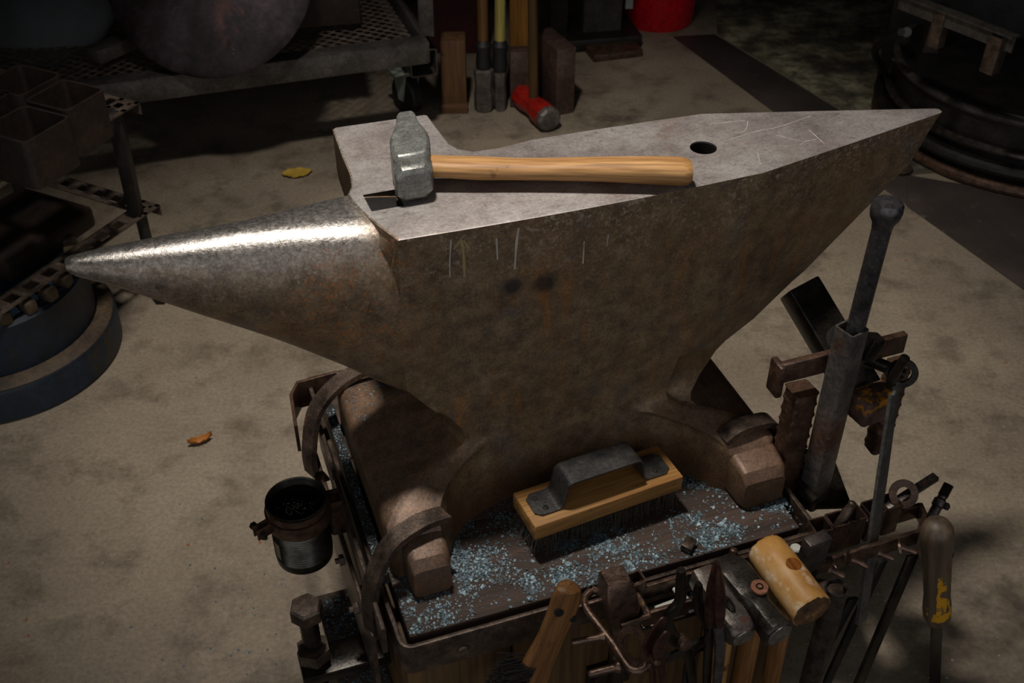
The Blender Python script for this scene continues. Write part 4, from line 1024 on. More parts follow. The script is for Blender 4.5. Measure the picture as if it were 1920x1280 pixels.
# flat spoon-jawed tongs
ts = thing('flat_tongs', 'small brown tongs with two flat round-cornered bits hanging beside the rack ring', 'tongs', Yt(1232, 1210, -.285))
for (pts, mt) in (([(1248, 1157, 0), (1240, 1166, 0), (1228, 1186, 0), (1216, 1210, 0), (1222, 1250, 0), (1226, 1292, 0)], 0), ([(1254, 1183, 1), (1246, 1192, 1), (1237, 1212, 1), (1238, 1228, 1), (1241, 1250, 1), (1243, 1292, 1)], 0)):
    k_ = pts[0][2]
    strip([Yt(u, v, -.305-.010*k_) for u, v, _ in pts], [.006, .017, .021, .017, .007, .007], [.003, .0035, .0035, .004, .006, .006], (.3, -1, .2), M_TSP if 'M_TSP' in globals() else bpy.data.materials['tong_brown_steel'], 'jaw', ts, 6)
bm = B(); lathe(bm, [(.005, -.009), (.005, .006), (.003, .008)], Yt(1228, 1236, -.314), zto((.15, -1, .3)), 12); obj('rivet', bm, M_RUST, ts)
# soapstone sticks
for (u0, v0, u1, v1, z, lab) in ((1231, 1143, 1288, 1122, .366, 'white soapstone stick lying flat on the rack ledge behind the black tongs'), (1266, 1100, 1300, 1146, .376, 'white soapstone stick leaning under the head of the mottled hammer')):
    p0 = Zp(u0, v0, z); p1 = Zp(u1, v1, z-.008); F = alongx(p0, p1); L = (p1-p0).length; bm = B(); box(bm, (L/2, 0, 0), (L, .011, .005), None, .002, 3)
    tag(obj('soapstone_stick', bm, M_WHITE, None, F, F), lab, 'soapstone', None)
cw = Zp(1492, 1029, .385); bm = B(); lathe(bm, [(.0005, -.03), (.0075, -.03), (.0075, .002), (.006, .004), (.0005, .0045)], (0, 0, 0), None, 20)
tag(obj('white_stub', bm, M_WHITE, None, A @ Matrix.Translation(cw), A @ Matrix.Translation(cw)), 'white round stub poking up between the mallet and the rectangular tool', 'chalk')
# hand wire brush hung by its wooden handle, left end of the rack
yb = -.232
hb2 = thing('hand_brush', 'curved wooden-handled wire brush hanging at the left end of the rack', 'brush', Yp(1040, 1180, yb))
hp = [Yp(1066, 1098, yb), Yp(1064, 1112, yb), Yp(1054, 1145, yb), Yp(1040, 1178, yb), Yp(1024, 1212, yb), Yp(1006, 1248, yb), Yp(992, 1290, yb)]
FB = alongx(hp[0], hp[-1], (0, -1, .2)); FBi = FB.inverted() @ A
P_ = smoothpath([FBi @ q for q in hp], 5); n = len(P_); rg_ = []; WT_ = [(0, .005), (.05, .0135), (.18, .0185), (.35, .0185), (.55, .0175), (.8, .0215), (1, .024)]
bm = B()
for i, q in enumerate(P_):
    d = (P_[min(i+1, n-1)]-P_[max(i-1, 0)]).normalized(); sd = V(0, 1, 0); wd = interp(WT_, i/(n-1)); th = .0115 if i else .004
    rg_.append([q+sd*wd*cos(2*pi*k/18)+V(0, 0, 1)*th*sin(2*pi*k/18) for k in range(18)])
loft(bm, rg_); obj('brush_handle', bm, M_WOODB, hb2, FB, FB)
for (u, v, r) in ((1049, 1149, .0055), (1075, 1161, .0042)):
    q = Yp(u, v, yb-.0108); bm = B(); lathe(bm, [(r, -.004), (r, .0004), (.0003, .0004)], q, zto((0, -1, .15)), 16); obj('handle_hole_shade', bm, bpy.data.materials['hole_shade'], hb2)  # dark discs on the handle, painted as the shade inside its holes
bm = B(); rr_ = random.Random(8)
for i in range(900):
    t = rr_.random(); a_ = Yp(1000, 1238, yb).lerp(Yp(968, 1300, yb), t)+V(0, rr_.uniform(-.012, .012), 0); dr = V(-1, rr_.uniform(-.2, .2), rr_.uniform(-.05, .38)).normalized(); b_ = a_+dr*rr_.uniform(.032, .044); s = .00045
    va = [bm.verts.new(a_+V(0, s*cos(k*2.1), s*sin(k*2.1))) for k in range(3)]; vb = [bm.verts.new(b_+V(0, s*cos(k*2.1), s*sin(k*2.1))) for k in range(3)]
    for k in range(3): bm.faces.new((va[k], va[(k+1) % 3], vb[(k+1) % 3], vb[k]))
obj('wire_bristles', bm, M_BLKBRIS, hb2, stuff=True)
# dark strap with a round boss on the timber front
bm = B(); q = Yp(1140, 1262, -.186); box(bm, q, (.062, .006, .05), None, .0); obj('front_plate', bm, M_BLACK, stand)
bm = B(); lathe_closed(bm, [(.022, -.003), (.022, .003), (.0195, .003), (.0195, -.003)], q+V(-.002, -.006, -.006), zto((0, -1, 0)), 28); obj('front_ring', bm, M_BROWN, stand)
# ================================================================ BACKGROUND (world frame)
W4 = I4
def perf_strip(bm, p0, p1, wd, th, pitch, hole, offs=0.0):
    """flat strip with square holes punched along it"""
    p0 = Vector(p0); p1 = Vector(p1); L = (p1-p0).length; M = frame(p1-p0); c = lambda x, y, z: p0+M @ V(x, y, z)
    side = (wd-hole)/2; n = max(1, int(L/pitch))
    for s in (-1, 1):
        bar(bm, c(0, s*(wd/2-side/2), 0), c(L, s*(wd/2-side/2), 0), side, th, r=0)
    for i in range(n+1):
        a = i*pitch+offs-(pitch-hole)/2; b = a+(pitch-hole); a = max(a, 0); b = min(b, L)
        if b > a: bar(bm, c(a, 0, 0), c(b, 0, 0), hole+.0002, th*.98, r=0)
    # turned-down flange
    bar(bm, c(0, -wd/2+.001, -.012), c(L, -wd/2+.001, -.012), .002, .024, r=0)
tbl = thing('perforated_stand', 'rusty two-tier stand of square-hole punched steel strip left of the anvil', 'stand', (-.85, 1.75, .25), W4)
UZ = .5; K = Wp(262, 193, UZ); d1 = (Wp(0, 352, UZ)-K); d1.z = 0; d1.normalize(); d2 = V(d1.y, -d1.x, 0)
if d2.x > 0: d2 = -d2
SW = .046
def frame_strips(z, K_, l1, l2, name):
    for a, b in ((K_+d2*SW/2, K_+d2*SW/2+d1*l1), (K_+d1*SW/2, K_+d1*SW/2+d2*l2), (K_+d1*(l1-SW/2), K_+d1*(l1-SW/2)+d2*l2), (K_+d2*(l2-SW/2), K_+d2*(l2-SW/2)+d1*l1)):
        bm = B(); perf_strip(bm, a, b, SW, .003, .048, .027, .03); obj(name, bm, M_BGBROWN, tbl, W4)
frame_strips(UZ, K, .62, .42, 'punched_strip')
LZ_ = .235; K2 = Wp(300, 385, LZ_)
def low_frame():
    e1 = (Wp(0, 592, LZ_)-K2); e1.z = 0; e1.normalize(); e2 = (Wp(70, 322, LZ_)-K2); e2.z = 0; e2.normalize(); ln = V(-e1.y, e1.x, 0)
    if ln.dot(e2) < 0: ln = -ln
    for a, b in ((K2+ln*SW/2, K2+ln*SW/2+e1*.60), (K2+e1*SW/2, K2+e1*SW/2+ln*.42), (K2+e1*.58, K2+e1*.58+ln*.42)):
        bm = B(); perf_strip(bm, a, b, SW, .003, .048, .027, .03); obj('punched_strip', bm, M_BGBROWN, tbl, W4)
    return e1, ln
e1, ln = low_frame()
for top_, bot in ((K+d1*.05+d2*.02, Wp(256, 402, LZ_)), (K+d1*.58+d2*.03, K2+e1*.56+ln*.03), (K+d1*.05+d2*.38, K2+e1*.04+ln*.38)):
    bm = B(); bar(bm, V(top_.x, top_.y, UZ), V(bot.x, bot.y, LZ_), .026, .026, up=(1, 0, 0), r=.002); obj('leg', bm, M_BGDARK, tbl, W4)
for bot in (K2+e1*.04+ln*.02, K2+e1*.56+ln*.03, K2+e1*.04+ln*.38):
    bm = B(); bar(bm, V(bot.x, bot.y, LZ_), V(bot.x, bot.y, 0), .02, .02, up=(1, 0, 0), r=.002); obj('leg', bm, M_BGDARK, tbl, W4)
# square tube offcuts standing open-end up on the stand
Rz = Matrix((d1, V(-d1.y, d1.x, 0), V(0, 0, 1))).transposed()
def sqt(px, py, ztop, s, h, lab, s2=None):
    c = Wp(px, py, ztop); bm = B(); rtube(bm, (0, 0, h/2), Matrix.Identity(3), s, s2 or s, h, .005, .014)
    F = Matrix.Translation((c.x, c.y, UZ+.0025)) @ Rz.to_4x4()
    tag(obj('square_tube', bm, M_BGTUBE, None, F, F), lab, 'steel tube', 'open square tube offcuts on the perforated stand')
M_BGTUBE = metal('dark_rusty_tube', '#1a120e', '#2e2019', '#3a2418', .6, 18, .2, (.5, .7))
sqt(46, 232, UZ+.092, .108, .09, 'front square tube offcut on the punched stand, nearest the camera')
sqt(122, 178, UZ+.092, .100, .09, 'rightmost square tube offcut on the punched stand, by its corner')
sqt(38, 150, UZ+.092, .105, .09, 'square tube offcut behind the others, nearest the mesh table')
sqt(-60, 185, UZ+.092, .105, .09, 'square tube offcut at the extreme left edge of the photo')
# blue drum base with a brown ledge
dr = thing('blue_drum', 'dented blue round steel drum base with a dusty brown ledge at the left edge', 'drum', (-1.075, 1.83, 0), W4)
RD = .238; cd = V(-1.068, 1.837, 0)
bm = B(); lathe(bm, [(RD-.01, 0), (RD, .006), (RD, .070), (RD-.003, .076), (RD-.01, .078)], cd, None, 72); obj('drum_rim', bm, M_BLUE, dr, W4)
bm = B(); lathe_closed(bm, [(RD-.004, .078), (RD-.008, .082), (RD-.034, .088), (RD-.036, .07)], cd, Matrix.Identity(3), 72); obj('drum_ledge', bm, M_LEDGE, dr, W4)
bm = B(); lathe(bm, [(RD-.036, .07), (RD-.038, .19), (RD-.045, .198), (.02, .198)], cd, None, 72); obj('drum_wall', bm, M_BLUE, dr, W4)
for k in range(24):
    a = 2*pi*k/24+.1; bm = B(); box(bm, cd+V((RD-.055)*cos(a), (RD-.055)*sin(a), .208), (.034, .026, .028), Matrix.Rotation(a, 3, 'Z'), .007); obj('rim_knob', bm, M_LEDGE, dr, W4)
# dark block on the drum, inside the stand
bm = B(); cb = Wp(75, 425, .24); box(bm, (0, 0, 0), (.24, .20, .05), None, .01); Fq = Matrix.Translation((cb.x-.05, cb.y, .226)) @ Rz.to_4x4()
tag(obj('dark_steel_block', bm, M_BGTUBE, None, Fq, Fq), 'dark rusty steel slab lying on the blue drum inside the punched stand', 'steel slab')

# mesh-topped welding table behind
mt = thing('mesh_table', 'low wheeled steel table with an expanded metal top behind the anvil', 'table', (-.65, 2.85, 0), W4)
TZ = .30; b0 = Wp(100, 172, TZ); b1 = Wp(815, 78, TZ); bdir = (b1-b0); bdir.z = 0; bdir.normalize(); bn = V(-bdir.y, bdir.x, 0)
if bn.y < 0: bn = -bn
s0 = b0-bdir*.25; s1 = b1-bdir*.02
bm = B(); bar(bm, s0+V(0, 0, -.028), s1+V(0, 0, -.028), .012, .055, r=.002); bar(bm, s0+bn*.02, s1+bn*.02, .05, .006, r=.001); obj('front_channel', bm, M_CHAN, mt, W4) if 'M_CHAN' in globals() else obj('front_channel', bm, metal('channel_steel', '#3a3633', '#5a544f', None, .6, 16, .4, (.45, .6)), mt, W4)
M_CHAN = bpy.data.materials['channel_steel']
bm = B(); bar(bm, s0+bn*.62+V(0, 0, -.028), s1+bn*.62+V(0, 0, -.028), .012, .055, r=.002); obj('rear_channel', bm, M_CHAN, mt, W4)
for q in (s0, s1):
    bm = B(); bar(bm, q+V(0, 0, -.028), q+bn*.62+V(0, 0, -.028), .012, .055, r=.002); obj('side_channel', bm, M_CHAN, mt, W4)
bm = B(); Lm = (s1-s0).length-.06; o0 = s0+bn*.05+bdir*.03
nx, ny = int(Lm/.034), 34; dx = Lm/nx; dy = .56/ny
for j in range(ny+1):
    ph = 1 if j % 2 else -1
    for i in range(nx):
        for (t0_, t1_, ya, yb_) in ((0, .5, -ph, ph), (.5, 1, ph, -ph)):
            if j > 0 and False: continue
            p = o0+bdir*(dx*(i+t0_))+bn*(dy*j+ya*dy*.42); q = o0+bdir*(dx*(i+t1_))+bn*(dy*j+yb_*dy*.42)
            sd = bn*.0022; z_ = V(0, 0, .002)
            vs_ = [bm.verts.new(v_) for v_ in (p-sd, q-sd, q+sd+z_, p+sd+z_)]; bm.faces.new(vs_)
obj('expanded_mesh', bm, M_BGBROWN, mt, W4, stuff=True)
bm = B(); c_ = Wp(793, 116, .215); Mt = Matrix((V(bdir.x, bdir.y, 0), V(0, 0, 1), V(bdir.y, -bdir.x, 0))).transposed()
rtube(bm, c_+bn*.30, Mt, .075, .075, .62, .004, .006); obj('square_tube_leg', bm, M_CHAN, mt, W4)
bm = B(); q = Wp(800, 72, .30); bar(bm, V(q.x, q.y+.03, .30), V(q.x, q.y+.03, .60), .04, .04, up=(1, 0, 0), r=.003); obj('upright_post', bm, M_CHAN, mt, W4)
cst = thing('caster_wheel', 'grey zinc caster with a black rubber wheel under the mesh table corner', 'caster', (Wp(775, 215, 0)).to_tuple(), W4)
q = Wp(772, 218, 0); 
bm = B(); Fy = Matrix.Rotation(.5, 3, 'Z'); lathe(bm, [(.02, -.016), (.050, -.018), (.056, -.012), (.056, .012), (.050, .018), (.02, .016)], V(q.x-.012, q.y+.03, .056), zto((.75, .66, 0)), 36); obj('wheel', bm, M_RUBBER, cst, W4)
bm = B()
for s in (-1, 1):
    off = V(.75, .66, 0)*s*.024
    t = bmesh.new(); vs_ = [t.verts.new(p) for p in (V(-.035, 0, .075), V(.030, 0, .075), (V(.010, 0, -.014)), V(-.010, 0, -.014))]; t.faces.new(vs_)
    g_ = bmesh.ops.extrude_face_region(t, geom=t.faces[:]); bmesh.ops.translate(t, verts=[e for e in g_['geom'] if isinstance(e, bmesh.types.BMVert)], vec=(0, .003, 0))
    R_ = Matrix.Rotation(math.atan2(.66, .75)-pi/2, 3, 'Z')
    for v_ in t.verts: v_.co = R_ @ v_.co+V(q.x-.012, q.y+.03, .056)+off
    merge(bm, t)
obj('fork', bm, M_CASTW, cst, W4)
bm = B(); box(bm, (q.x-.012, q.y+.03, .136), (.10, .08, .006), Fy, .001); lathe(bm, [(.022, .118), (.026, .133)], (q.x-.012, q.y+.03, 0), None, 20); obj('top_plate', bm, M_CASTW, cst, W4)
# dished steel discs leaning on the table
def disc(cu, cv, ru, y, lab, mat, tilt=.35, yaw=0.0, dome=.045):
    c = Wy(cu, cv, y); R = ru*(c-CAM).dot(V(0, cos(PITCH), -sin(PITCH)))/FPX
    M = Matrix.Rotation(yaw, 3, 'Z') @ Matrix.Rotation(pi/2-tilt, 3, 'X')
    F = Matrix.Translation(c) @ M.to_4x4(); bm = B(); prof = []
    for k in range(15):
        t = k/14; prof.append((R*t if k else .001, -dome*(1-t*t)**.5*1.0 if False else -dome*(t**2)))
    outer = [(r, h+.0) for r, h in prof]; inner = [(r, h-.006) for r, h in reversed(prof)]
    lathe(bm, outer+[(R+.004, -dome-.003)]+inner, (0, 0, 0), None, 96, False)
    return tag(obj('dished_disc', bm, mat, None, F, F, ang=60), lab, 'steel disc')
disc(381, -62, 197, 2.62, 'large dished steel disc with a shiny lower rim leaning on the mesh table', M_DISC, .60)
disc(30, -62, 190, 2.80, 'darker blackened steel disc at the top left corner of the photo', M_DISC2, .62)
bm = B(); q = Wp(225, 95, .32); F = Matrix.Translation(q) @ Matrix.Rotation(-.6, 4, 'Z'); box(bm, (0, 0, .015), (.05, .16, .035), None, .003)
tag(obj('steel_offcut_bar', bm, M_CHAN, None, F, F), 'short grey bar lying on the expanded mesh beside the large dished disc', 'steel bar')
bm = B(); q = Wp(560, 40, .32); F = Matrix.Translation(q) @ Matrix.Rotation(.2, 4, 'Z'); box(bm, (0, 0, .06), (.32, .10, .12), None, .004)
tag(obj('rusty_box_section', bm, M_BGTUBE, None, F, F), 'dark rusty box section on the mesh table right of the large disc', 'steel box')

# things standing on the floor beyond the anvil
def standing(name, u, v, w_, d_, h, yaw, mat, lab, cat, r=.004, z0=0.0, dx=0, tilt=0):
    q = Wp(u, v, z0); F = Matrix.Translation(q) @ Matrix.Rotation(yaw, 4, 'Z') @ Matrix.Rotation(tilt, 4, 'Y'); bm = B(); box(bm, (dx, d_/2, h/2), (w_, d_, h), None, r)
    F2 = F
    return tag(obj(name, bm, mat, None, F, F2), lab, cat)
def sblock(name, u, v, w_, d_, h, yaw, mat, lab, cat, z0=0.0):
    q = Wp(u, v, z0); F = Matrix.Translation(q) @ Matrix.Rotation(yaw, 4, 'Z') @ Matrix.Rotation(-pi/2, 4, 'Y'); bm = B(); box(bm, (h/2, d_/2, 0), (h, d_, w_), None, .005)
    return tag(obj(name, bm, mat, None, F, F), lab, cat)
sblock('wood_block', 853, 209, .072, .07, .215, .03, M_WOODBG, 'upright brown wooden block right of the caster wheel', 'wood block')
bm = B(); q = Wp(853, 209, 0); F = Matrix.Translation(q); box(bm, (0, -.006, .014), (.078, .02, .028), None, .003); tag(obj('wood_offcut', bm, M_WOODBG, None, F, F), 'thin orange-brown wood offcut at the foot of the upright wooden block', 'wood offcut')
sblock('wood_post', 975, 178, .062, .055, .70, .0, M_WOODPOST, 'tall amber wooden post standing between the sledgehammer handles', 'wood post', .17) if 'M_WOODPOST' in globals() else sblock('wood_post', 975, 178, .062, .055, .70, .0, wood('amber_post_wood', '#6b4518', '#9a6a2c', .6, .6), 'tall amber wooden post standing between the sledgehammer handles', 'wood post', .0)
bm = B(); q = Wp(974, 195, 0); F = Matrix.Translation(q); box(bm, (0, .0, .085), (.056, .05, .17), None, .004); tag(obj('steel_block', bm, M_BGBLOCK, None, F, F), 'brown upright steel block in front of the amber wooden post', 'steel block') if 'M_BGBLOCK' in globals() else None
M_BGBLOCK = metal('brown_block_steel', '#3a2a22', '#54403a', None, .6, 14, .25, (.5, .65))
bm = B(); F = Matrix.Translation(q); box(bm, (0, .0, .085), (.056, .05, .17), None, .004); tag(obj('steel_block', bm, M_BGBLOCK, None, F, F), 'brown upright steel block in front of the amber wooden post', 'steel block')
bm = B(); q = Wp(1052, 208, 0); F = Matrix.Translation(q) @ Matrix.Rotation(.42, 4, 'Z'); box(bm, (0, .055, .10), (.060, .16, .20), None, .005)
tag(obj('steel_block', bm, M_BGBLOCK, None, F, F), 'broad dark steel block standing right of the red sledgehammer', 'steel block')
def sledge(u, v, htop_u, lab, hmat, headmat, r, hl=.75, hr=.015, tape=True):
    q = Wp(u, v, 0); t_ = thing('sledgehammer', lab, 'hammer', q.to_tuple(), W4, group='sledgehammers standing beyond the anvil')
    bm = B(); lathe(bm, [(r*.8, 0), (r*1.0, .012), (r, .05), (r*.9, .075), (r*.9, .085), (r, .11), (r, .125), (r*.8, .13)], (q.x, q.y, 0), None, 8); obj('hammer_head', bm, headmat, t_, W4, ang=25)
    ht = Wy(htop_u, -120, q.y+.03); bm = B(); p0 = V(q.x, q.y, .12); p1 = V(ht.x, ht.y, ht.z); F = alongx(p0, p1, space=I4); L = (p1-p0).length
    lathe(bm, [(hr, 0), (hr, L-.01), (hr*.7, L)], (0, 0, 0), zto((1, 0, 0)), 16); obj('hammer_handle', bm, hmat, t_, F, F)
    if tape:
        bm = B(); lathe(bm, [(hr*1.2, .0), (hr*1.5, .02), (hr*1.3, .05), (hr*1.6, .075), (hr*1.1, .09)], p0, zto(p1-p0), 14); obj('handle_binding', bm, M_RUBBER, t_, W4)
M_HEADG = metal('grey_sledge_head', '#3f3833', '#6a615b', None, .6, 20, .3, (.5, .65))
sledge(908, 206, 902, 'sledgehammer standing on its grey head with a brown handle bound in black tape', wood('brown_sledge_handle', '#4c3318', '#6a4a26', .6, .5), M_HEADG, .029)
sledge(938, 206, 938, 'narrow grey-headed hammer with a pale yellow handle beside the taped sledgehammer', wood('pale_yellow_handle', '#85763c', '#a09450', .6, .45), M_HEADG, .018)
q0 = Wp(985, 186, .035); q1 = Wp(1032, 226, .038); dd = (q1-q0); dd.z = 0; L = dd.length; dd.normalize()
rs = thing('red_sledgehammer', 'red-painted sledgehammer resting on its head with a bare grey striking face', 'hammer', ((q0+q1)/2*1.0).to_tuple(), W4)
bm = B(); pa = q0-dd*.03; pa.z = .038; pb_ = q1-dd*.02; pb_.z = .038; Lx = (pb_-pa).length
lathe(bm, [(.028, 0), (.034, .008), (.035, Lx*.3), (.030, Lx*.45), (.030, Lx*.6), (.036, Lx*.72), (.036, Lx)], pa, zto(dd), 10); obj('hammer_head', bm, M_PAINTRED, rs, W4, ang=20)
bm = B(); lathe(bm, [(.036, 0), (.036, .014), (.029, .021), (.001, .022)], pb_, zto(dd), 10); obj('striking_face', bm, M_HEADG, rs, W4, ang=20)
hp0 = (pa+pb_)/2+V(0, 0, .02); hp1 = Wy(997, -120, hp0.y+.02); F = alongx(hp0, hp1, space=I4); bm = B(); Lh_ = (hp1-hp0).length
lathe(bm, [(.014, 0), (.0135, Lh_)], (0, 0, 0), zto((1, 0, 0)), 16); obj('hammer_handle', bm, wood('dark_sledge_handle', '#3a2814', '#584022', .6, .5), rs, F, F)
# crumpled plastic in a dark red box
rb = thing('red_box', 'dark red open box holding crumpled grey plastic sheet behind the wooden block', 'box', Wp(850, 120, 0).to_tuple(), W4)
q = Wp(852, 130, 0); q.y += .10
bm = B(); rtube(bm, (q.x, q.y+.1, .14), Matrix.Identity(3), .21, .16, .28, .004, .006); box(bm, (q.x, q.y+.1, .01), (.2, .15, .01)); obj('box_body', bm, metal('dark_red_box', '#2b0c0a', '#431612', None, .6, 9, 0, (.5, .6)), rb, W4)
pl_ = bmesh.new(); bmesh.ops.create_grid(pl_, x_segments=26, y_segments=18, size=.5)
for v_ in pl_.verts:
    n3 = noise.noise(V(v_.co.x*7, v_.co.y*7, 2))+.6*noise.noise(V(v_.co.x*17, v_.co.y*17, 5)); v_.co = V(q.x+v_.co.x*.22, q.y+.1+v_.co.y*.17, .285+.035*n3)
tag(obj('plastic_sheet', pl_, M_simple('grey_plastic', '#6b6f6e', .3), None, I4, Matrix.Translation((q.x, q.y+.1, .285))), 'crumpled shiny grey plastic sheet stuffed in the top of the dark red box', 'plastic')
# machine foot column with base plate, rusty plate, red bucket
mc = thing('machine_column', 'grey steel machine column on a thick base behind the dark steel block', 'machine', Wp(1130, 95, 0).to_tuple(), W4)
q = Wp(1128, 88, 0)
bm = B(); box(bm, (q.x-.02, q.y+.08, .02), (.26, .22, .04), Matrix.Rotation(.2, 3, 'Z'), .004); obj('base_plate', bm, M_BGDARK, mc, W4)
bm = B(); box(bm, (q.x-.01, q.y+.09, .45), (.13, .12, .86), Matrix.Rotation(.2, 3, 'Z'), .008); obj('column', bm, metal('grey_column', '#2c2926', '#454039', None, .6, 9, .1, (.6, .7)), mc, W4)
bm = B(); box(bm, (q.x-.14, q.y+.05, .45), (.06, .05, .9), None, .004); obj('side_post', bm, M_BGDARK, mc, W4)
q = Wp(1142, 92, 0); F = Matrix.Translation((q.x, q.y, .012)) @ Matrix.Rotation(.28, 4, 'Z'); bm = B(); box(bm, (0, 0, 0), (.165, .17, .022), None, .002)
tag(obj('rusty_plate', bm, M_RUST, None, F, F), 'square rusty steel plate lying on the concrete in front of the machine column', 'steel plate')
bk = thing('red_bucket', 'bright red plastic bucket on the floor at the top of the photo', 'bucket', (.49, 3.64, 0), W4)
bm = B(); lathe(bm, [(.001, .004), (.110, .004), (.114, 0), (.118, .006), (.140, .30), (.147, .30), (.147, .312), (.139, .312), (.112, .012), (.001, .012)], (.49, 3.64, 0), None, 48, False); obj('bucket_body', bm, M_BUCKET, bk, W4)
bm = B(); tube(bm, [(.49+.15*cos(t), 3.64-.05*sin(t), .30-.16*sin(t)) for t in [pi*k/16 for k in range(17)]], .0025, 8); obj('bucket_handle', bm, M_DARK, bk, W4)
bm = B(); q = Wy(1180, 5, 3.50); F = Matrix.Translation(q); box(bm, (0, 0, 0.06), (.024, .003, .16), None, 0); tag(obj('white_card', bm, M_simple('dull_white_card', '#8d918c', .7), None, F, F), 'narrow off-white strip hanging in front of the red bucket left side', 'card')

# right: dark work stand, hose, round tank
ws = thing('dark_work_stand', 'dark steel work stand with an angle-iron top rail at the top right', 'stand', Wp(1720, 205, 0.0).to_tuple(), W4)
bm = B(); a = Wp(1702, 215, 0.0); tpz = Wy(1738, 10, a.y+.0); bar(bm, a+V(0, 0, .0), V(a.x+.02, a.y, tpz.z), .045, .045, up=(1, 0, 0), r=.003); obj('leg', bm, M_LEGB, ws, W4) if 'M_LEGB' in globals() else obj('leg', bm, metal('brown_leg', '#1f1712', '#32261e', None, .6, 9, .1, (.6, .7)), ws, W4)
r0 = Wp(1690, -12, .50); r1 = Wp(1905, 70, .50); bm = B(); bar(bm, r0, r1, .030, .004, r=0); bar(bm, r0+V(0, -.0, -.018), r1+V(0, -.0, -.018), .004, .036, r=0); obj('top_rail', bm, M_CHAN, ws, W4)
for (u, v, h, wd) in ((1875, 66, .085, .034), (1770, 20, .085, .030)):
    q = Wp(u, v, .495); bm = B(); rtube(bm, (q.x, q.y, .495-h/2), Matrix.Rotation(.6, 3, 'Z'), wd, wd, h, .003, .003); obj('rail_stub', bm, M_BROWN, ws, W4)
bm = B(); q = Wp(1860, 150, .28); box(bm, (q.x+.25, q.y+.62, .22), (.60, .30, .42), Matrix.Rotation(-.35, 3, 'Z'), .01); obj('cabinet', bm, M_BGDARK, ws, W4)
tk = thing('round_tank', 'dark round steel tank with ribbed rings at the right edge behind the anvil tip', 'tank', (1.45, 2.85, 0), W4)
ct_ = V(1.45, 2.85, 0); R = .40
bm = B(); lathe(bm, [(R, .0), (R, .03), (R-.015, .04), (R-.02, .19), (R-.03, .20), (.02, .19)], ct_, None, 96); obj('tank_wall', bm, M_BGDARK, tk, W4)
for rr__, z, m_, rad in ((R+.012, .018, M_RUST, .014), (R+.012, .065, M_BGDARK, .016), (R-.006, .105, M_STEELD, .012) if 'M_STEELD' in globals() else (R-.006, .105, M_DARK, .012), (R-.012, .19, M_CHAN, .011)):
    bm = B(); tube(bm, [ct_+V(rr__*cos(2*pi*k/96), rr__*sin(2*pi*k/96), z) for k in range(96)], rad, 10, closed=True); obj('tank_ring', bm, m_, tk, W4)
bm = B(); q = Wp(1683, 322, .0); lathe(bm, [(.0005, .012), (.028, .012), (.034, .016), (.035, .010), (.030, .002), (.0005, .002)], (0, 0, 0), None, 36); F = Matrix.Translation((q.x, q.y, .004))
tag(obj('round_weight', bm, M_BROWN, None, F, F), 'small shiny-rimmed round steel weight on the floor under the pyramid horn tip', 'weight')
def hose(pts, r, lab, mat):
    P_ = smoothpath(pts, 8); bm = B(); tube(bm, P_, r, 12); F = Matrix.Translation(P_[0]); tag(obj('hose', bm, mat, None, I4, F), lab, 'hose')
hose([Wp(1650, 205, .02), Wp(1655, 170, .04), Wp(1672, 130, .09), Wp(1690, 90, .16), Wp(1700, 60, .30)], .013, 'grey hose curving up left of the dark work stand leg', M_simple('grey_hose', '#4a4542', .6))
hose([Wp(1690, 60, .35), Wp(1640, 95, .2), Wp(1670, 150, .08), Wp(1700, 200, .02)], .010, 'thin black hose tangled behind the dark work stand leg', M_RUBBER)
# extra dark machine bodies that close the scene at the top
def darkbody(name, x, y, w_, d_, h, yaw, lab, cat, z0=0):
    F = Matrix.Translation((x, y, z0)) @ Matrix.Rotation(yaw, 4, 'Z'); bm = B(); box(bm, (0, 0, h/2), (w_, d_, h), None, .02); tag(obj(name, bm, M_BGDARK, None, F, F), lab, cat)
darkbody('machine_housing', -.15, 3.95, .5, .35, .9, .05, 'dark machine housing behind the sledgehammers at the top of the photo', 'machine')
darkbody('steel_cabinet', 1.95, 4.3, .8, .6, 1.2, -.3, 'dark steel cabinet beyond the work stand at the top right corner', 'cabinet')

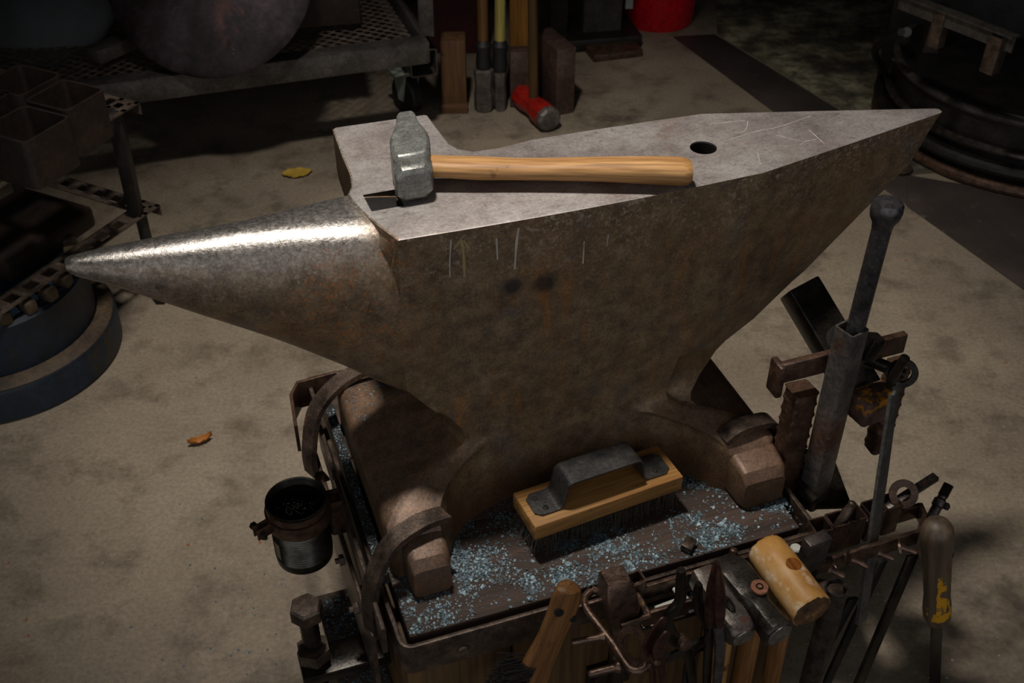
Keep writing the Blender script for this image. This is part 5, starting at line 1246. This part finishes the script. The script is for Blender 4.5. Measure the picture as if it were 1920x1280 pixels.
# leaves and bits of grit on the floor
def leaf(u, v, s, yaw, col, lab, aspect=.45, curl=.02):
    q = Wp(u, v, 0); t = bmesh.new(); bmesh.ops.create_grid(t, x_segments=16, y_segments=8, size=1)
    for v_ in t.verts:
        x, y = v_.co.x, v_.co.y; wdt = (1-abs(x)**2.2)**.8*(1+.18*sin(x*19)+.12*sin(x*33))
        v_.co = V(x*s, y*s*aspect*wdt, .0015+s*curl*(x*x+y*y)+.0015*(1+sin(x*9))*abs(y))
    F = Matrix.Translation((q.x, q.y, .001)) @ Matrix.Rotation(yaw, 4, 'Z')
    tag(obj('leaf', t, M_simple(lab.split()[1]+'_leaf', col, .6), None, F, F), lab, 'leaf')
leaf(557, 327, .040, .2, '#b08f33', 'dry yellow leaf on the dark floor left of the anvil side table', .62, .06)
leaf(377, 831, .024, .5, '#c07a30', 'small orange curled leaf on the floor under the round horn', .34, .35)
M_CRUMB = M_simple('pale_crumb', '#a39a8a', .8); M_CRUMB2 = M_simple('orange_crumb', '#a0552c', .8)
rg = random.Random(21)
for (mt_, n_, nm, lab, ss) in ((M_CRUMB, 420, 'floor_grit', 'tiny pale crumbs of grit scattered over the concrete floor', .0022), (M_CRUMB2, 60, 'rust_crumbs', 'tiny orange rust crumbs scattered over the concrete floor', .0028), (M_SCALE, 240, 'floor_scale', 'blue-grey scale flecks fallen on the floor around the stand', .0022)):
    bm = B()
    for _ in range(n_):
        u = rg.uniform(-20, 1940); v = rg.uniform(130, 1290) if nm != 'floor_scale' else rg.uniform(700, 1290); q = Wp(u, v, 0)
        if nm == 'floor_scale': q = A @ V(rg.gauss(-.2, .16), rg.gauss(0, .22), 0)
        if (q-cd).length < RD+.02: continue
        s = rg.uniform(.4, 1.4)*ss; vs_ = [bm.verts.new(V(q.x+s*rg.uniform(.6, 1.2)*cos(k*1.57), q.y+s*rg.uniform(.6, 1.2)*sin(k*1.57), .0008)) for k in range(4)]; tpv = bm.verts.new(V(q.x, q.y, .0008+s*.6))
        for k in range(4): bm.faces.new((vs_[k], vs_[(k+1) % 4], tpv))
    tag(obj(nm, bm, mt_, None, I4, I4, stuff=True), lab, 'debris')
